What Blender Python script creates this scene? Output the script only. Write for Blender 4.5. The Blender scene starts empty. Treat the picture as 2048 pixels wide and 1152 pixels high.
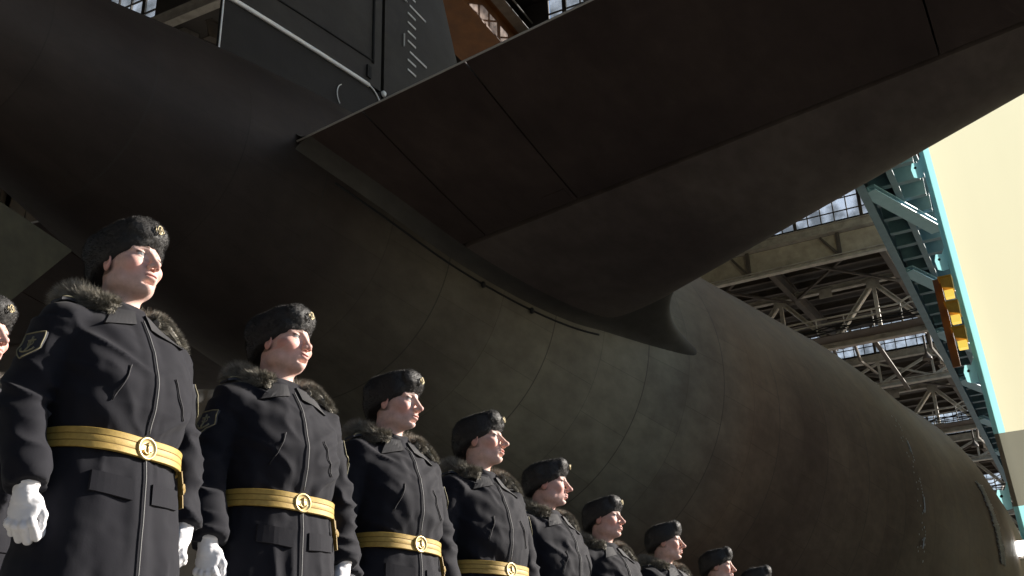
import bpy, math, random
import numpy as np
import openvdb as vdb
from mathutils import Matrix, Vector
from mathutils.bvhtree import BVHTree

R = math.radians
SC = bpy.context.scene
COL = SC.collection

# ------------------------------------------------------------------ camera, sky, sun, exposure
# world: +X runs forward along the submarine, +Y from the camera towards it, Z up, quay deck at z = 0
ZC = 0.05
AZ, PITCH, ROLL = R(27.028), R(24.71), R(1.718)
cam_d = bpy.data.cameras.new('camera')
cam = bpy.data.objects.new('camera', cam_d)
COL.objects.link(cam)
cam_d.sensor_width = 36.0
cam_d.lens = 36.0 * 2250.0 / 2048.0
cam_d.clip_start = 0.05
cam_d.clip_end = 3000.0
_f = Vector((math.cos(AZ) * math.cos(PITCH), math.sin(AZ) * math.cos(PITCH), math.sin(PITCH)))
_r = Vector((math.sin(AZ), -math.cos(AZ), 0.0))
_u = _r.cross(_f)
_r2 = _r * math.cos(ROLL) - _u * math.sin(ROLL)
_u2 = _u * math.cos(ROLL) + _r * math.sin(ROLL)
cam.matrix_world = Matrix(((_r2.x, _u2.x, -_f.x, 0.0), (_r2.y, _u2.y, -_f.y, 0.0),
                           (_r2.z, _u2.z, -_f.z, ZC), (0, 0, 0, 1)))
SC.camera = cam

SUN_AZ, SUN_EL = R(-42.0), R(25.0)
world = bpy.data.worlds.new('World')
SC.world = world
world.use_nodes = True
wn = world.node_tree.nodes
wl = world.node_tree.links
bg = wn['Background']
sky = wn.new('ShaderNodeTexSky')
sky.sky_type = 'NISHITA'
sky.sun_disc = False
sky.sun_elevation = SUN_EL
sky.sun_rotation = R(90.0) - SUN_AZ
wl.new(sky.outputs[0], bg.inputs[0])
bg.inputs[1].default_value = 0.09
sun_d = bpy.data.lights.new('sun', 'SUN')
sun_d.energy = 5.0
sun_d.angle = R(0.5)
sun_d.color = (1.0, 0.93, 0.84)
sun = bpy.data.objects.new('sun', sun_d)
COL.objects.link(sun)
sun.location = (40, -30, 40)
sun.rotation_euler = Vector((math.cos(SUN_AZ) * math.cos(SUN_EL), math.sin(SUN_AZ) * math.cos(SUN_EL),
                             math.sin(SUN_EL))).to_track_quat('Z', 'Y').to_euler()
SC.view_settings.view_transform = 'Standard'
SC.view_settings.look = 'None'
SC.view_settings.exposure = 1.3
SC.view_settings.gamma = 1.0

rng = np.random.default_rng(7)
random.seed(7)


# ------------------------------------------------------------------ materials
def mat(name, color, rough=0.7, metal=0.0, spec=0.5, noise=None, bump=None, sheen=0.0, color2=None, attr=None, sss=0.0,
        emit=None, stretch=(1, 1, 1)):
    m = bpy.data.materials.new(name)
    m.use_nodes = True
    nt = m.node_tree
    b = nt.nodes['Principled BSDF']
    b.inputs['Base Color'].default_value = (*color, 1)
    b.inputs['Roughness'].default_value = rough
    b.inputs['Metallic'].default_value = metal
    b.inputs['Specular IOR Level'].default_value = spec
    if sheen:
        b.inputs['Sheen Weight'].default_value = sheen
        b.inputs['Sheen Roughness'].default_value = 0.5
    if sss:
        b.inputs['Subsurface Weight'].default_value = sss
        b.inputs['Subsurface Radius'].default_value = (0.012, 0.005, 0.003)
        b.inputs['Subsurface Scale'].default_value = 1.0
    tc = nt.nodes.new('ShaderNodeTexCoord')
    mp = nt.nodes.new('ShaderNodeMapping')
    mp.inputs['Scale'].default_value = stretch
    nt.links.new(tc.outputs['Object'], mp.inputs['Vector'])
    if attr:
        a = nt.nodes.new('ShaderNodeVertexColor')
        a.layer_name = attr
        nt.links.new(a.outputs['Color'], b.inputs['Base Color'])
    elif color2 is not None:
        n = nt.nodes.new('ShaderNodeTexNoise')
        n.inputs['Scale'].default_value = noise or 3.0
        n.inputs['Detail'].default_value = 6.0
        n.inputs['Roughness'].default_value = 0.62
        nt.links.new(mp.outputs[0], n.inputs['Vector'])
        cr = nt.nodes.new('ShaderNodeValToRGB')
        cr.color_ramp.elements[0].position = 0.32
        cr.color_ramp.elements[1].position = 0.68
        cr.color_ramp.elements[0].color = (*color, 1)
        cr.color_ramp.elements[1].color = (*color2, 1)
        nt.links.new(n.outputs['Fac'], cr.inputs['Fac'])
        nt.links.new(cr.outputs['Color'], b.inputs['Base Color'])
    if bump:
        n2 = nt.nodes.new('ShaderNodeTexNoise')
        n2.inputs['Scale'].default_value = bump[0]
        n2.inputs['Detail'].default_value = 5.0
        nt.links.new(mp.outputs[0], n2.inputs['Vector'])
        bm_ = nt.nodes.new('ShaderNodeBump')
        bm_.inputs['Strength'].default_value = bump[1]
        bm_.inputs['Distance'].default_value = bump[2]
        nt.links.new(n2.outputs['Fac'], bm_.inputs['Height'])
        nt.links.new(bm_.outputs['Normal'], b.inputs['Normal'])
    if emit:
        b.inputs['Emission Color'].default_value = (*emit[0], 1)
        b.inputs['Emission Strength'].default_value = emit[1]
    return m


def hull_material(name, seam=True, gain=1.0, warm=0.0):
    """Dark rubber-coated plate: blotches, long vertical streaks, faint ring seams, light and shade along X put into the tint."""
    m = bpy.data.materials.new(name)
    m.use_nodes = True
    nt = m.node_tree
    N, L = nt.nodes, nt.links
    b = N['Principled BSDF']
    tc = N.new('ShaderNodeTexCoord')

    def noise(scale, stretch, detail=6.0, rough=0.6):
        mp = N.new('ShaderNodeMapping')
        mp.inputs['Scale'].default_value = stretch
        L.new(tc.outputs['Object'], mp.inputs['Vector'])
        n = N.new('ShaderNodeTexNoise')
        n.inputs['Scale'].default_value = scale
        n.inputs['Detail'].default_value = detail
        n.inputs['Roughness'].default_value = rough
        L.new(mp.outputs[0], n.inputs['Vector'])
        return n.outputs['Fac']

    def ramp(fac, p0, c0, p1, c1):
        r = N.new('ShaderNodeValToRGB')
        r.color_ramp.elements[0].position = p0
        r.color_ramp.elements[1].position = p1
        r.color_ramp.elements[0].color = (*c0, 1)
        r.color_ramp.elements[1].color = (*c1, 1)
        L.new(fac, r.inputs['Fac'])
        return r.outputs['Color']

    def mix(fac, a, c, mode='MIX'):
        x = N.new('ShaderNodeMix')
        x.data_type = 'RGBA'
        x.blend_type = mode
        if isinstance(fac, float):
            x.inputs[0].default_value = fac
        else:
            L.new(fac, x.inputs[0])
        L.new(a, x.inputs[6])
        L.new(c, x.inputs[7])
        return x.outputs[2]

    blot = noise(0.35, (1, 1, 1), 5)
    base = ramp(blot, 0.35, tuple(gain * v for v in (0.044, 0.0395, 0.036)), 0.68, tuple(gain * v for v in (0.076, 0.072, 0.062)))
    streak = noise(1.0, (0.45, 1.1, 1.0), 6)
    col = mix(0.75, base, ramp(streak, 0.3, (0.72, 0.69, 0.67), 0.72, (1.16, 1.16, 1.12)), 'MULTIPLY')
    fine = noise(5.0, (0.5, 1.0, 1.0), 5)
    col = mix(0.6, col, ramp(fine, 0.35, (0.75, 0.74, 0.72), 0.65, (1.1, 1.1, 1.1)), 'MULTIPLY')
    if seam:
        sx = N.new('ShaderNodeSeparateXYZ')
        L.new(tc.outputs['Object'], sx.inputs[0])
        br = N.new('ShaderNodeMapRange')
        br.inputs['From Min'].default_value = 16.8
        br.inputs['From Max'].default_value = 19.5
        L.new(sx.outputs['X'], br.inputs['Value'])
        rgb = N.new('ShaderNodeRGB')
        rgb.outputs[0].default_value = (2.45, 1.72, 1.30, 1)
        one = N.new('ShaderNodeRGB')
        one.outputs[0].default_value = (2.75, 2.74, 2.42, 1)
        # coating tint along X carries tail shade, midships sheen and warm light forward
        ta = N.new('ShaderNodeMapRange')
        ta.inputs['From Min'].default_value = 9.6
        ta.inputs['From Max'].default_value = 13.2
        L.new(sx.outputs['X'], ta.inputs['Value'])
        tr_ = N.new('ShaderNodeRGB')
        tr_.outputs[0].default_value = (0.50, 0.42, 0.42, 1)
        one = (mix(ta.outputs[0], tr_.outputs[0], one.outputs[0]))
        tint = mix(br.outputs[0], one, rgb.outputs[0])
        col = mix(1.0, col, tint, 'MULTIPLY')
        # rubber tiles laid round the hull: faint tone steps and thin joints
        ay = N.new('ShaderNodeMath'); ay.operation = 'SUBTRACT'; ay.inputs[1].default_value = HY
        az_ = N.new('ShaderNodeMath'); az_.operation = 'SUBTRACT'; az_.inputs[1].default_value = HZ
        L.new(sx.outputs['Y'], ay.inputs[0]); L.new(sx.outputs['Z'], az_.inputs[0])
        at = N.new('ShaderNodeMath'); at.operation = 'ARCTAN2'
        ng = N.new('ShaderNodeMath'); ng.operation = 'MULTIPLY'; ng.inputs[1].default_value = -1.0
        L.new(ay.outputs[0], ng.inputs[0])
        L.new(az_.outputs[0], at.inputs[0]); L.new(ng.outputs[0], at.inputs[1])
        sc_ = N.new('ShaderNodeMath'); sc_.operation = 'MULTIPLY'; sc_.inputs[1].default_value = 4.2
        L.new(at.outputs[0], sc_.inputs[0])
        cv = N.new('ShaderNodeCombineXYZ')
        L.new(sx.outputs['X'], cv.inputs[1]); L.new(sc_.outputs[0], cv.inputs[0])
        br_ = N.new('ShaderNodeTexBrick')
        br_.inputs['Scale'].default_value = 1.0
        br_.inputs['Brick Width'].default_value = 1.3
        br_.inputs['Row Height'].default_value = 1.15
        br_.inputs['Mortar Size'].default_value = 0.007
        br_.inputs['Color1'].default_value = (1.08, 1.08, 1.06, 1)
        br_.inputs['Color2'].default_value = (0.90, 0.89, 0.90, 1)
        br_.inputs['Mortar'].default_value = (0.66, 0.66, 0.64, 1)
        L.new(cv.outputs[0], br_.inputs['Vector'])
        col = mix(0.8, col, br_.outputs['Color'], 'MULTIPLY')
        # ring seams every 2.3 m: a thin darker line and a slight ridge
        md = N.new('ShaderNodeMath')
        md.operation = 'PINGPONG'
        md.inputs[1].default_value = 1.15
        L.new(sx.outputs['X'], md.inputs[0])
        ls = N.new('ShaderNodeMath')
        ls.operation = 'LESS_THAN'
        ls.inputs[1].default_value = 0.012
        L.new(md.outputs[0], ls.inputs[0])
        dk = N.new('ShaderNodeRGB')
        dk.outputs[0].default_value = (0.028, 0.026, 0.024, 1)
        sm = N.new('ShaderNodeMath')
        sm.operation = 'MULTIPLY'
        sm.inputs[1].default_value = 0.45
        L.new(ls.outputs[0], sm.inputs[0])
        col = mix(sm.outputs[0], col, dk.outputs[0])
    wm = N.new('ShaderNodeRGB')
    wm.outputs[0].default_value = (1 + 0.20 * warm, 1 - 0.07 * warm, 1 - 0.08 * warm, 1)
    col = mix(1.0, col, wm.outputs[0], 'MULTIPLY')
    L.new(col, b.inputs['Base Color'])
    rr = N.new('ShaderNodeMapRange')
    rr.inputs['To Min'].default_value = 0.48
    rr.inputs['To Max'].default_value = 0.75
    L.new(streak, rr.inputs['Value'])
    L.new(rr.outputs[0], b.inputs['Roughness'])
    b.inputs['Specular IOR Level'].default_value = 0.17
    bp = N.new('ShaderNodeBump')
    bp.inputs['Strength'].default_value = 0.5
    bp.inputs['Distance'].default_value = 0.03
    L.new(noise(1.1, (1, 1, 0.7), 4, 0.5), bp.inputs['Height'])
    bp2 = N.new('ShaderNodeBump')
    bp2.inputs['Strength'].default_value = 0.25
    bp2.inputs['Distance'].default_value = 0.004
    L.new(noise(30.0, (1, 1, 1), 3), bp2.inputs['Height'])
    L.new(bp.outputs[0], bp2.inputs['Normal'])
    L.new(bp2.outputs[0], b.inputs['Normal'])
    return m


def glass_material():
    m = bpy.data.materials.new('dusty_glass')
    m.use_nodes = True
    nt = m.node_tree
    N, L = nt.nodes, nt.links
    out = N['Material Output']
    N.remove(N['Principled BSDF'])
    t = N.new('ShaderNodeBsdfTransparent')
    tl = N.new('ShaderNodeBsdfTranslucent')
    g = N.new('ShaderNodeBsdfGlossy')
    tc = N.new('ShaderNodeTexCoord')
    n = N.new('ShaderNodeTexNoise')
    n.inputs['Scale'].default_value = 0.9
    n.inputs['Detail'].default_value = 4
    L.new(tc.outputs['Object'], n.inputs['Vector'])
    cr = N.new('ShaderNodeValToRGB')
    cr.color_ramp.elements[0].position = 0.38
    cr.color_ramp.elements[1].position = 0.62
    cr.color_ramp.elements[0].color = (0.30, 0.33, 0.36, 1)
    cr.color_ramp.elements[1].color = (0.88, 0.90, 0.92, 1)
    L.new(n.outputs['Fac'], cr.inputs['Fac'])
    L.new(cr.outputs['Color'], t.inputs['Color'])
    tl.inputs['Color'].default_value = (0.35, 0.37, 0.38, 1)
    g.inputs['Roughness'].default_value = 0.15
    m1 = N.new('ShaderNodeMixShader')
    m1.inputs[0].default_value = 0.25
    L.new(t.outputs[0], m1.inputs[1])
    L.new(tl.outputs[0], m1.inputs[2])
    m2 = N.new('ShaderNodeMixShader')
    m2.inputs[0].default_value = 0.06
    L.new(m1.outputs[0], m2.inputs[1])
    L.new(g.outputs[0], m2.inputs[2])
    L.new(m2.outputs[0], out.inputs['Surface'])
    return m


HY, HZ = 8.75, 7.0 + ZC
M = {}
M['hull'] = hull_material('hull_rubber')
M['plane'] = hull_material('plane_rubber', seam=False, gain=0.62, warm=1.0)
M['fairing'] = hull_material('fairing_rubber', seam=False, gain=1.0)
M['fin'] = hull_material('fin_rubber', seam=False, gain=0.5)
M['plane_front'] = hull_material('plane_front_lit', seam=False, gain=1.5, warm=0.5)  # lighter tone carries the light reaching the leading box from gate and ground
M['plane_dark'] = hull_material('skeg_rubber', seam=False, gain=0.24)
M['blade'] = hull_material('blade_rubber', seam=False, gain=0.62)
M['gap'] = mat('gap_black', (0.008, 0.008, 0.008), 0.9)
M['trim'] = mat('pale_trim', (0.85, 0.85, 0.83), 0.4)
M['lowfin'] = mat('olive_rubber', (0.075, 0.070, 0.048), 0.85, spec=0.1, noise=2.5, color2=(0.045, 0.043, 0.032))
M['ladder'] = mat('ladder_paint', (0.34, 0.32, 0.29), 0.7, noise=5, color2=(0.50, 0.48, 0.44))
M['edge'] = mat('pale_edge', (0.30, 0.29, 0.27), 0.5)
M['white'] = mat('white_paint', (0.72, 0.72, 0.70), 0.6, noise=14, color2=(0.5, 0.5, 0.48))
M['concrete'] = mat('concrete', (0.30, 0.29, 0.27), 0.9, noise=0.7, color2=(0.40, 0.39, 0.365), bump=(25, 0.3, 0.01))
M['asphalt'] = mat('asphalt', (0.045, 0.045, 0.047), 0.9, noise=1.5, color2=(0.065, 0.065, 0.064), bump=(60, 0.4, 0.01))
M['steel'] = mat('beam_paint', (0.28, 0.26, 0.225), 0.6, noise=1.6, color2=(0.48, 0.45, 0.395))
M['steel_dark'] = mat('dark_beam_paint', (0.055, 0.045, 0.038), 0.7, noise=1.0, color2=(0.09, 0.075, 0.06))
M['roof'] = mat('roof_underside', (0.045, 0.04, 0.036), 0.85, noise=0.5, color2=(0.075, 0.066, 0.058))
M['panel'] = mat('beige_cladding', (0.27, 0.24, 0.185), 0.6, noise=1.1, color2=(0.44, 0.395, 0.31))
M['wall_dark'] = mat('dark_cladding', (0.05, 0.046, 0.042), 0.85, noise=0.4, color2=(0.08, 0.072, 0.064))
M['glass'] = glass_material()
M['blue'] = mat('blue_steel', (0.07, 0.15, 0.20), 0.55, noise=1.3, color2=(0.10, 0.20, 0.26))
M['blue_light'] = mat('blue_steel_brace', (0.16, 0.33, 0.42), 0.55, noise=2, color2=(0.20, 0.38, 0.47))
def sheet_material(name, refl, trans, noise, streak=0.12):
    """thin coated cloth sheeting: some light reflected, some let through"""
    m = bpy.data.materials.new(name)
    m.use_nodes = True
    N, L = m.node_tree.nodes, m.node_tree.links
    out = N['Material Output']
    N.remove(N['Principled BSDF'])
    d = N.new('ShaderNodeBsdfDiffuse'); t = N.new('ShaderNodeBsdfTranslucent'); a = N.new('ShaderNodeAddShader')
    tc = N.new('ShaderNodeTexCoord'); mp = N.new('ShaderNodeMapping'); mp.inputs['Scale'].default_value = (1, 1, 0.2)
    L.new(tc.outputs['Object'], mp.inputs['Vector'])
    n = N.new('ShaderNodeTexNoise'); n.inputs['Scale'].default_value = noise; n.inputs['Detail'].default_value = 4
    L.new(mp.outputs[0], n.inputs['Vector'])
    for sh, c in ((d, refl), (t, trans)):
        r = N.new('ShaderNodeValToRGB')
        r.color_ramp.elements[0].position = 0.3; r.color_ramp.elements[1].position = 0.7
        r.color_ramp.elements[0].color = (*[v * (1 - streak) for v in c], 1); r.color_ramp.elements[1].color = (*c, 1)
        L.new(n.outputs['Fac'], r.inputs['Fac']); L.new(r.outputs['Color'], sh.inputs['Color'])
    L.new(d.outputs[0], a.inputs[0]); L.new(t.outputs[0], a.inputs[1]); L.new(a.outputs[0], out.inputs['Surface'])
    return m


M['cyan'] = sheet_material('cyan_sheet', (0.16, 0.40, 0.43), (0.17, 0.36, 0.38), 0.4)
M['yellow'] = sheet_material('pale_yellow_sheet', (0.50, 0.49, 0.33), (0.283, 0.280, 0.206), 0.35, 0.05)
M['shade_band'] = sheet_material('shaded_sheet', (0.10, 0.10, 0.08), (0.085, 0.086, 0.07), 0.3, 0.1)
M['lampglass'] = mat('amber_glass', (0.80, 0.52, 0.05), 0.3, emit=((1.0, 0.72, 0.12), 0.35))
M['orange'] = mat('orange_paint', (0.23, 0.085, 0.014), 0.6, noise=1.2, color2=(0.15, 0.055, 0.010))
M['amber'] = mat('amber_paint', (0.75, 0.43, 0.03), 0.45, noise=3, color2=(0.6, 0.3, 0.02))
M['lamp'] = mat('lamp_face', (0.9, 0.9, 0.9), 0.3, emit=((1.0, 0.98, 0.94), 14.0))
M['coat'] = mat('coat_cloth', (0.0062, 0.0063, 0.0105), 0.85, spec=0.15, noise=5, color2=(0.0098, 0.0100, 0.0140),
                bump=(160, 0.12, 0.002), sheen=0.05)
M['coat_edge'] = mat('dark_piping', (0.010, 0.010, 0.013), 0.8)
M['piping'] = mat('grey_piping', (0.10, 0.10, 0.10), 0.7)
M['fur'] = mat('black_fur', (0.012, 0.0115, 0.0115), 0.65, spec=0.4, noise=30, color2=(0.024, 0.022, 0.021))
M['collar_fur'] = mat('brown_grey_fur', (0.085, 0.078, 0.064), 0.75, noise=40, color2=(0.32, 0.295, 0.24))
M['gold'] = mat('gold_braid', (0.41, 0.275, 0.062), 0.6, metal=0.1, noise=60, color2=(0.30, 0.195, 0.040),
                bump=(260, 0.4, 0.001))
M['gold_dark'] = mat('gold_braid_groove', (0.20, 0.125, 0.02), 0.7)
M['brass'] = mat('brass', (0.60, 0.46, 0.22), 0.4, metal=0.6)
M['badge'] = mat('dull_brass', (0.30, 0.25, 0.15), 0.45, metal=0.6)
M['skin'] = mat('skin', (0.5, 0.33, 0.27), 0.58, attr='tint', sss=0.10, spec=0.28, bump=(420, 0.15, 0.0006))
M['glove'] = mat('white_glove', (0.62, 0.62, 0.64), 0.85, bump=(120, 0.3, 0.001))
M['scarf'] = mat('striped_scarf', (0.30, 0.30, 0.30), 0.85)
M['trousers'] = mat('black_trousers', (0.012, 0.012, 0.015), 0.85)
M['boot'] = mat('black_leather', (0.012, 0.012, 0.012), 0.35)
M['emblem'] = mat('embroidery', (0.17, 0.15, 0.085), 0.7)
M['patch'] = mat('patch_cloth', (0.018, 0.019, 0.026), 0.8)


# ------------------------------------------------------------------ object helpers
def tag(o, label=None, cat=None, group=None, kind=None):
    if label: o['label'] = label
    if cat: o['category'] = cat
    if group: o['group'] = group
    if kind: o['kind'] = kind
    return o


def empty(name, loc=(0, 0, 0), rz=0.0, scale=1.0):
    o = bpy.data.objects.new(name, None)
    o.empty_display_size = 0.3
    o.location = loc
    o.rotation_euler = (0, 0, rz)
    o.scale = (scale,) * 3
    COL.objects.link(o)
    return o


class MB:
    """collects raw geometry; build() links it as one mesh object"""
    def __init__(self):
        self.v, self.f, self.m = [], [], []
        self.n = 0

    def add(self, verts, faces, mi=0):
        verts = np.asarray(verts, float).reshape(-1, 3)
        self.v.append(verts)
        for f in faces:
            self.f.append(tuple(int(i) + self.n for i in f))
            self.m.append(mi)
        self.n += len(verts)
        return self

    def box(self, c, s, mi=0, rot=None):
        c = np.array(c, float)
        h = np.array(s, float) / 2
        q = np.array([[x, y, z] for x in (-1, 1) for y in (-1, 1) for z in (-1, 1)]) * h
        if rot is not None: q = q @ np.array(rot).T
        return self.add(q + c, [(0, 1, 3, 2), (4, 6, 7, 5), (0, 4, 5, 1), (2, 3, 7, 6), (0, 2, 6, 4), (1, 5, 7, 3)], mi)

    def beam(self, a, b, w, h, mi=0, up=(0, 0, 1)):
        a = np.array(a, float); b = np.array(b, float)
        d = b - a; L = np.linalg.norm(d); d /= L
        up = np.array(up, float)
        if abs(d @ up) > 0.98: up = np.array([1.0, 0, 0])
        s = np.cross(d, up); s /= np.linalg.norm(s)
        u = np.cross(s, d)
        return self.box((a + b) / 2, (L, w, h), mi, np.stack([d, s, u], 1))

    def ibeam(self, a, b, w, h, t=0.06, mi=0):
        a = np.array(a, float); b = np.array(b, float)
        z = np.array([0, 0, h / 2 - t / 2])
        self.beam(a + z, b + z, w, t, mi); self.beam(a - z, b - z, w, t, mi)
        return self.beam(a, b, t, h - 2 * t, mi)

    def tube(self, pts, r, seg=8, mi=0, closed=False):
        pts = np.asarray(pts, float); n = len(pts)
        rr = np.full(n, r) if np.isscalar(r) else np.asarray(r, float)
        tan = np.gradient(pts, axis=0) if not closed else np.roll(pts, -1, 0) - np.roll(pts, 1, 0)
        tan /= np.linalg.norm(tan, axis=1, keepdims=True) + 1e-12
        ref = np.array([0.0, 0, 1]) if abs(tan[0][2]) < 0.9 else np.array([1.0, 0, 0])
        V = []
        for i in range(n):
            s = np.cross(tan[i], ref); s /= np.linalg.norm(s) + 1e-12
            u = np.cross(s, tan[i]); ref = u
            for k in range(seg):
                a = 2 * math.pi * k / seg
                V.append(pts[i] + rr[i] * (math.cos(a) * s + math.sin(a) * u))
        F = []
        for i in range(n if closed else n - 1):
            j = (i + 1) % n
            for k in range(seg):
                k2 = (k + 1) % seg
                F.append((i * seg + k, i * seg + k2, j * seg + k2, j * seg + k))
        if not closed:
            F.append(tuple(range(seg))[::-1]); F.append(tuple((n - 1) * seg + k for k in range(seg)))
        return self.add(V, F, mi)

    def disc(self, c, nrm, prof, seg=24, mi=0):
        """lathe a (radius, height) profile about axis nrm through c"""
        nrm = np.array(nrm, float); nrm /= np.linalg.norm(nrm)
        a = np.array([0, 0, 1.0]) if abs(nrm[2]) < 0.9 else np.array([1.0, 0, 0])
        s = np.cross(a, nrm); s /= np.linalg.norm(s); u = np.cross(nrm, s)
        V = []
        for (r, h) in prof:
            for k in range(seg):
                t = 2 * math.pi * k / seg
                V.append(np.array(c) + nrm * h + r * (math.cos(t) * s + math.sin(t) * u))
        F = []
        for i in range(len(prof) - 1):
            for k in range(seg):
                k2 = (k + 1) % seg
                F.append((i * seg + k, i * seg + k2, (i + 1) * seg + k2, (i + 1) * seg + k))
        F.append(tuple((len(prof) - 1) * seg + k for k in range(seg)))
        return self.add(V, F, mi)

    def grid(self, P, mi=0, closed_u=False):
        """P[i][j] array of points"""
        P = np.asarray(P, float); a, b = P.shape[:2]
        F = []
        for i in range(a if closed_u else a - 1):
            i2 = (i + 1) % a
            for j in range(b - 1):
                F.append((i * b + j, i2 * b + j, i2 * b + j + 1, i * b + j + 1))
        return self.add(P.reshape(-1, 3), F, mi)

    def hairs(self, P, D, L, w, mi=0):
        """thin tapered triangles at points P along unit directions D"""
        n = len(P)
        t = np.cross(D, rng.normal(size=(n, 3))); t /= np.linalg.norm(t, axis=1, keepdims=True) + 1e-9
        w = np.broadcast_to(w, (n,))[:, None]; L = np.broadcast_to(L, (n,))[:, None]
        V = np.stack([P - t * w / 2, P + t * w / 2, P + D * L], 1).reshape(-1, 3)
        self.v.append(V)
        base = self.n
        self.f += [(base + 3 * i, base + 3 * i + 1, base + 3 * i + 2) for i in range(n)]
        self.m += [mi] * n
        self.n += 3 * n
        return self

    def build(self, name, mats, parent=None, smooth=False, colors=None):
        me = bpy.data.meshes.new(name)
        V = np.concatenate(self.v) if self.v else np.zeros((0, 3))
        me.from_pydata(V.tolist(), [], self.f)
        if not isinstance(mats, (list, tuple)): mats = [mats]
        for m in mats: me.materials.append(m)
        if len(mats) > 1: me.polygons.foreach_set('material_index', self.m)
        if smooth: me.polygons.foreach_set('use_smooth', [True] * len(me.polygons))
        if colors is not None:
            at = me.color_attributes.new('tint', 'FLOAT_COLOR', 'POINT')
            at.data.foreach_set('color', np.c_[colors, np.ones(len(colors))].astype(np.float32).ravel())
        me.update()
        o = bpy.data.objects.new(name, me)
        COL.objects.link(o)
        if parent is not None: o.parent = parent
        return o


# ------------------------------------------------------------------ signed-distance modelling
class Field:
    def __init__(self, lo, hi, vox):
        self.lo = np.array(lo, np.float32); self.vox = vox
        n = np.ceil((np.array(hi) - np.array(lo)) / vox).astype(int) + 1
        ax = [self.lo[i] + vox * np.arange(n[i], dtype=np.float32) for i in range(3)]
        self.X, self.Y, self.Z = np.meshgrid(*ax, indexing='ij', sparse=True)
        self.shape = tuple(n)
        self.d = np.full(self.shape, 1.0, np.float32)

    def ell(self, c, r, yaw=0.0, pit=0.0):
        x, y, z = self.X - c[0], self.Y - c[1], self.Z - c[2]
        if yaw:
            ca, sa = math.cos(yaw), math.sin(yaw); x, y = ca * x + sa * y, -sa * x + ca * y
        if pit:
            ca, sa = math.cos(pit), math.sin(pit); x, z = ca * x + sa * z, -sa * x + ca * z
        k0 = np.sqrt((x / r[0]) ** 2 + (y / r[1]) ** 2 + (z / r[2]) ** 2)
        k1 = np.sqrt((x / r[0] ** 2) ** 2 + (y / r[1] ** 2) ** 2 + (z / r[2] ** 2) ** 2) + 1e-6
        return k0 * (k0 - 1) / k1

    def cap(self, a, b, ra, rb=None):
        rb = ra if rb is None else rb
        a = np.array(a, np.float32); b = np.array(b, np.float32); d = b - a
        px, py, pz = self.X - a[0], self.Y - a[1], self.Z - a[2]
        h = np.clip((px * d[0] + py * d[1] + pz * d[2]) / float(d @ d), 0, 1)
        return np.sqrt((px - h * d[0]) ** 2 + (py - h * d[1]) ** 2 + (pz - h * d[2]) ** 2) - (ra + (rb - ra) * h)

    def add(self, d, k=0.01):
        self.d = smin(self.d, d, k); return self

    def sub(self, d, k=0.005):
        self.d = -smin(-self.d, d, k); return self

    def mesh(self):
        g = vdb.FloatGrid(background=1.0)
        g.copyFromArray(np.ascontiguousarray(self.d, dtype=np.float32))
        p, q = g.convertToQuads(isovalue=0.0)
        p = np.asarray(p, float) * self.vox + self.lo
        q = np.asarray(q, int)
        a, b, c = p[q[:, 0]], p[q[:, 1]], p[q[:, 2]]
        if np.einsum('ij,ij->i', a, np.cross(b - a, c - a)).sum() < 0: q = q[:, ::-1]
        return p, q

    def sample(self, P):
        I = (np.asarray(P) - self.lo) / self.vox
        I = np.clip(I, 0, np.array(self.shape) - 1.001)
        i = I.astype(int); f = I - i
        r = 0
        for dx in (0, 1):
            for dy in (0, 1):
                for dz in (0, 1):
                    w = (f[:, 0] if dx else 1 - f[:, 0]) * (f[:, 1] if dy else 1 - f[:, 1]) * (f[:, 2] if dz else 1 - f[:, 2])
                    r = r + w * self.d[i[:, 0] + dx, i[:, 1] + dy, i[:, 2] + dz]
        return r


def smin(a, b, k):
    h = np.clip(0.5 + 0.5 * (b - a) / k, 0, 1)
    return b + (a - b) * h - k * h * (1 - h)


def vnormals(p, q):
    n = np.zeros_like(p)
    fn = np.cross(p[q[:, 2]] - p[q[:, 0]], p[q[:, 3]] - p[q[:, 1]])
    for k in range(4): np.add.at(n, q[:, k], fn)
    return n / (np.linalg.norm(n, axis=1, keepdims=True) + 1e-12)


def vnoise(P, seed=0):
    """value noise in 0..1 at points P (already scaled)"""
    P = np.asarray(P, float)
    i = np.floor(P).astype(np.int64); f = P - i
    f = f * f * (3 - 2 * f)
    r = np.zeros(len(P))
    for dx in (0, 1):
        for dy in (0, 1):
            for dz in (0, 1):
                h = (i[:, 0] + dx) * 374761393 + (i[:, 1] + dy) * 668265263 + (i[:, 2] + dz) * 2147483647 + seed * 974634777
                h = (h ^ (h >> 13)) * 1274126177
                h = (h ^ (h >> 16)) & 0xffff
                w = (f[:, 0] if dx else 1 - f[:, 0]) * (f[:, 1] if dy else 1 - f[:, 1]) * (f[:, 2] if dz else 1 - f[:, 2])
                r += w * h / 65535.0
    return r


# ------------------------------------------------------------------ setting: ground and quay
g = MB()
g.grid([[(-700, -700, -1.4), (-700, 2.0, -1.4)], [(900, -700, -1.4), (900, 2.0, -1.4)]])
tag(g.build('ground', M['asphalt']), kind='structure')
g = MB()
g.box((400, 351, -0.75), (2200, 698, 1.5))
for x in range(-300, 900, 5):
    g.box((x + 2.5, 1.98, -0.12), (4.96, 0.09, 0.2))
tag(g.build('quay_deck', M['concrete']), kind='structure')

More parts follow.
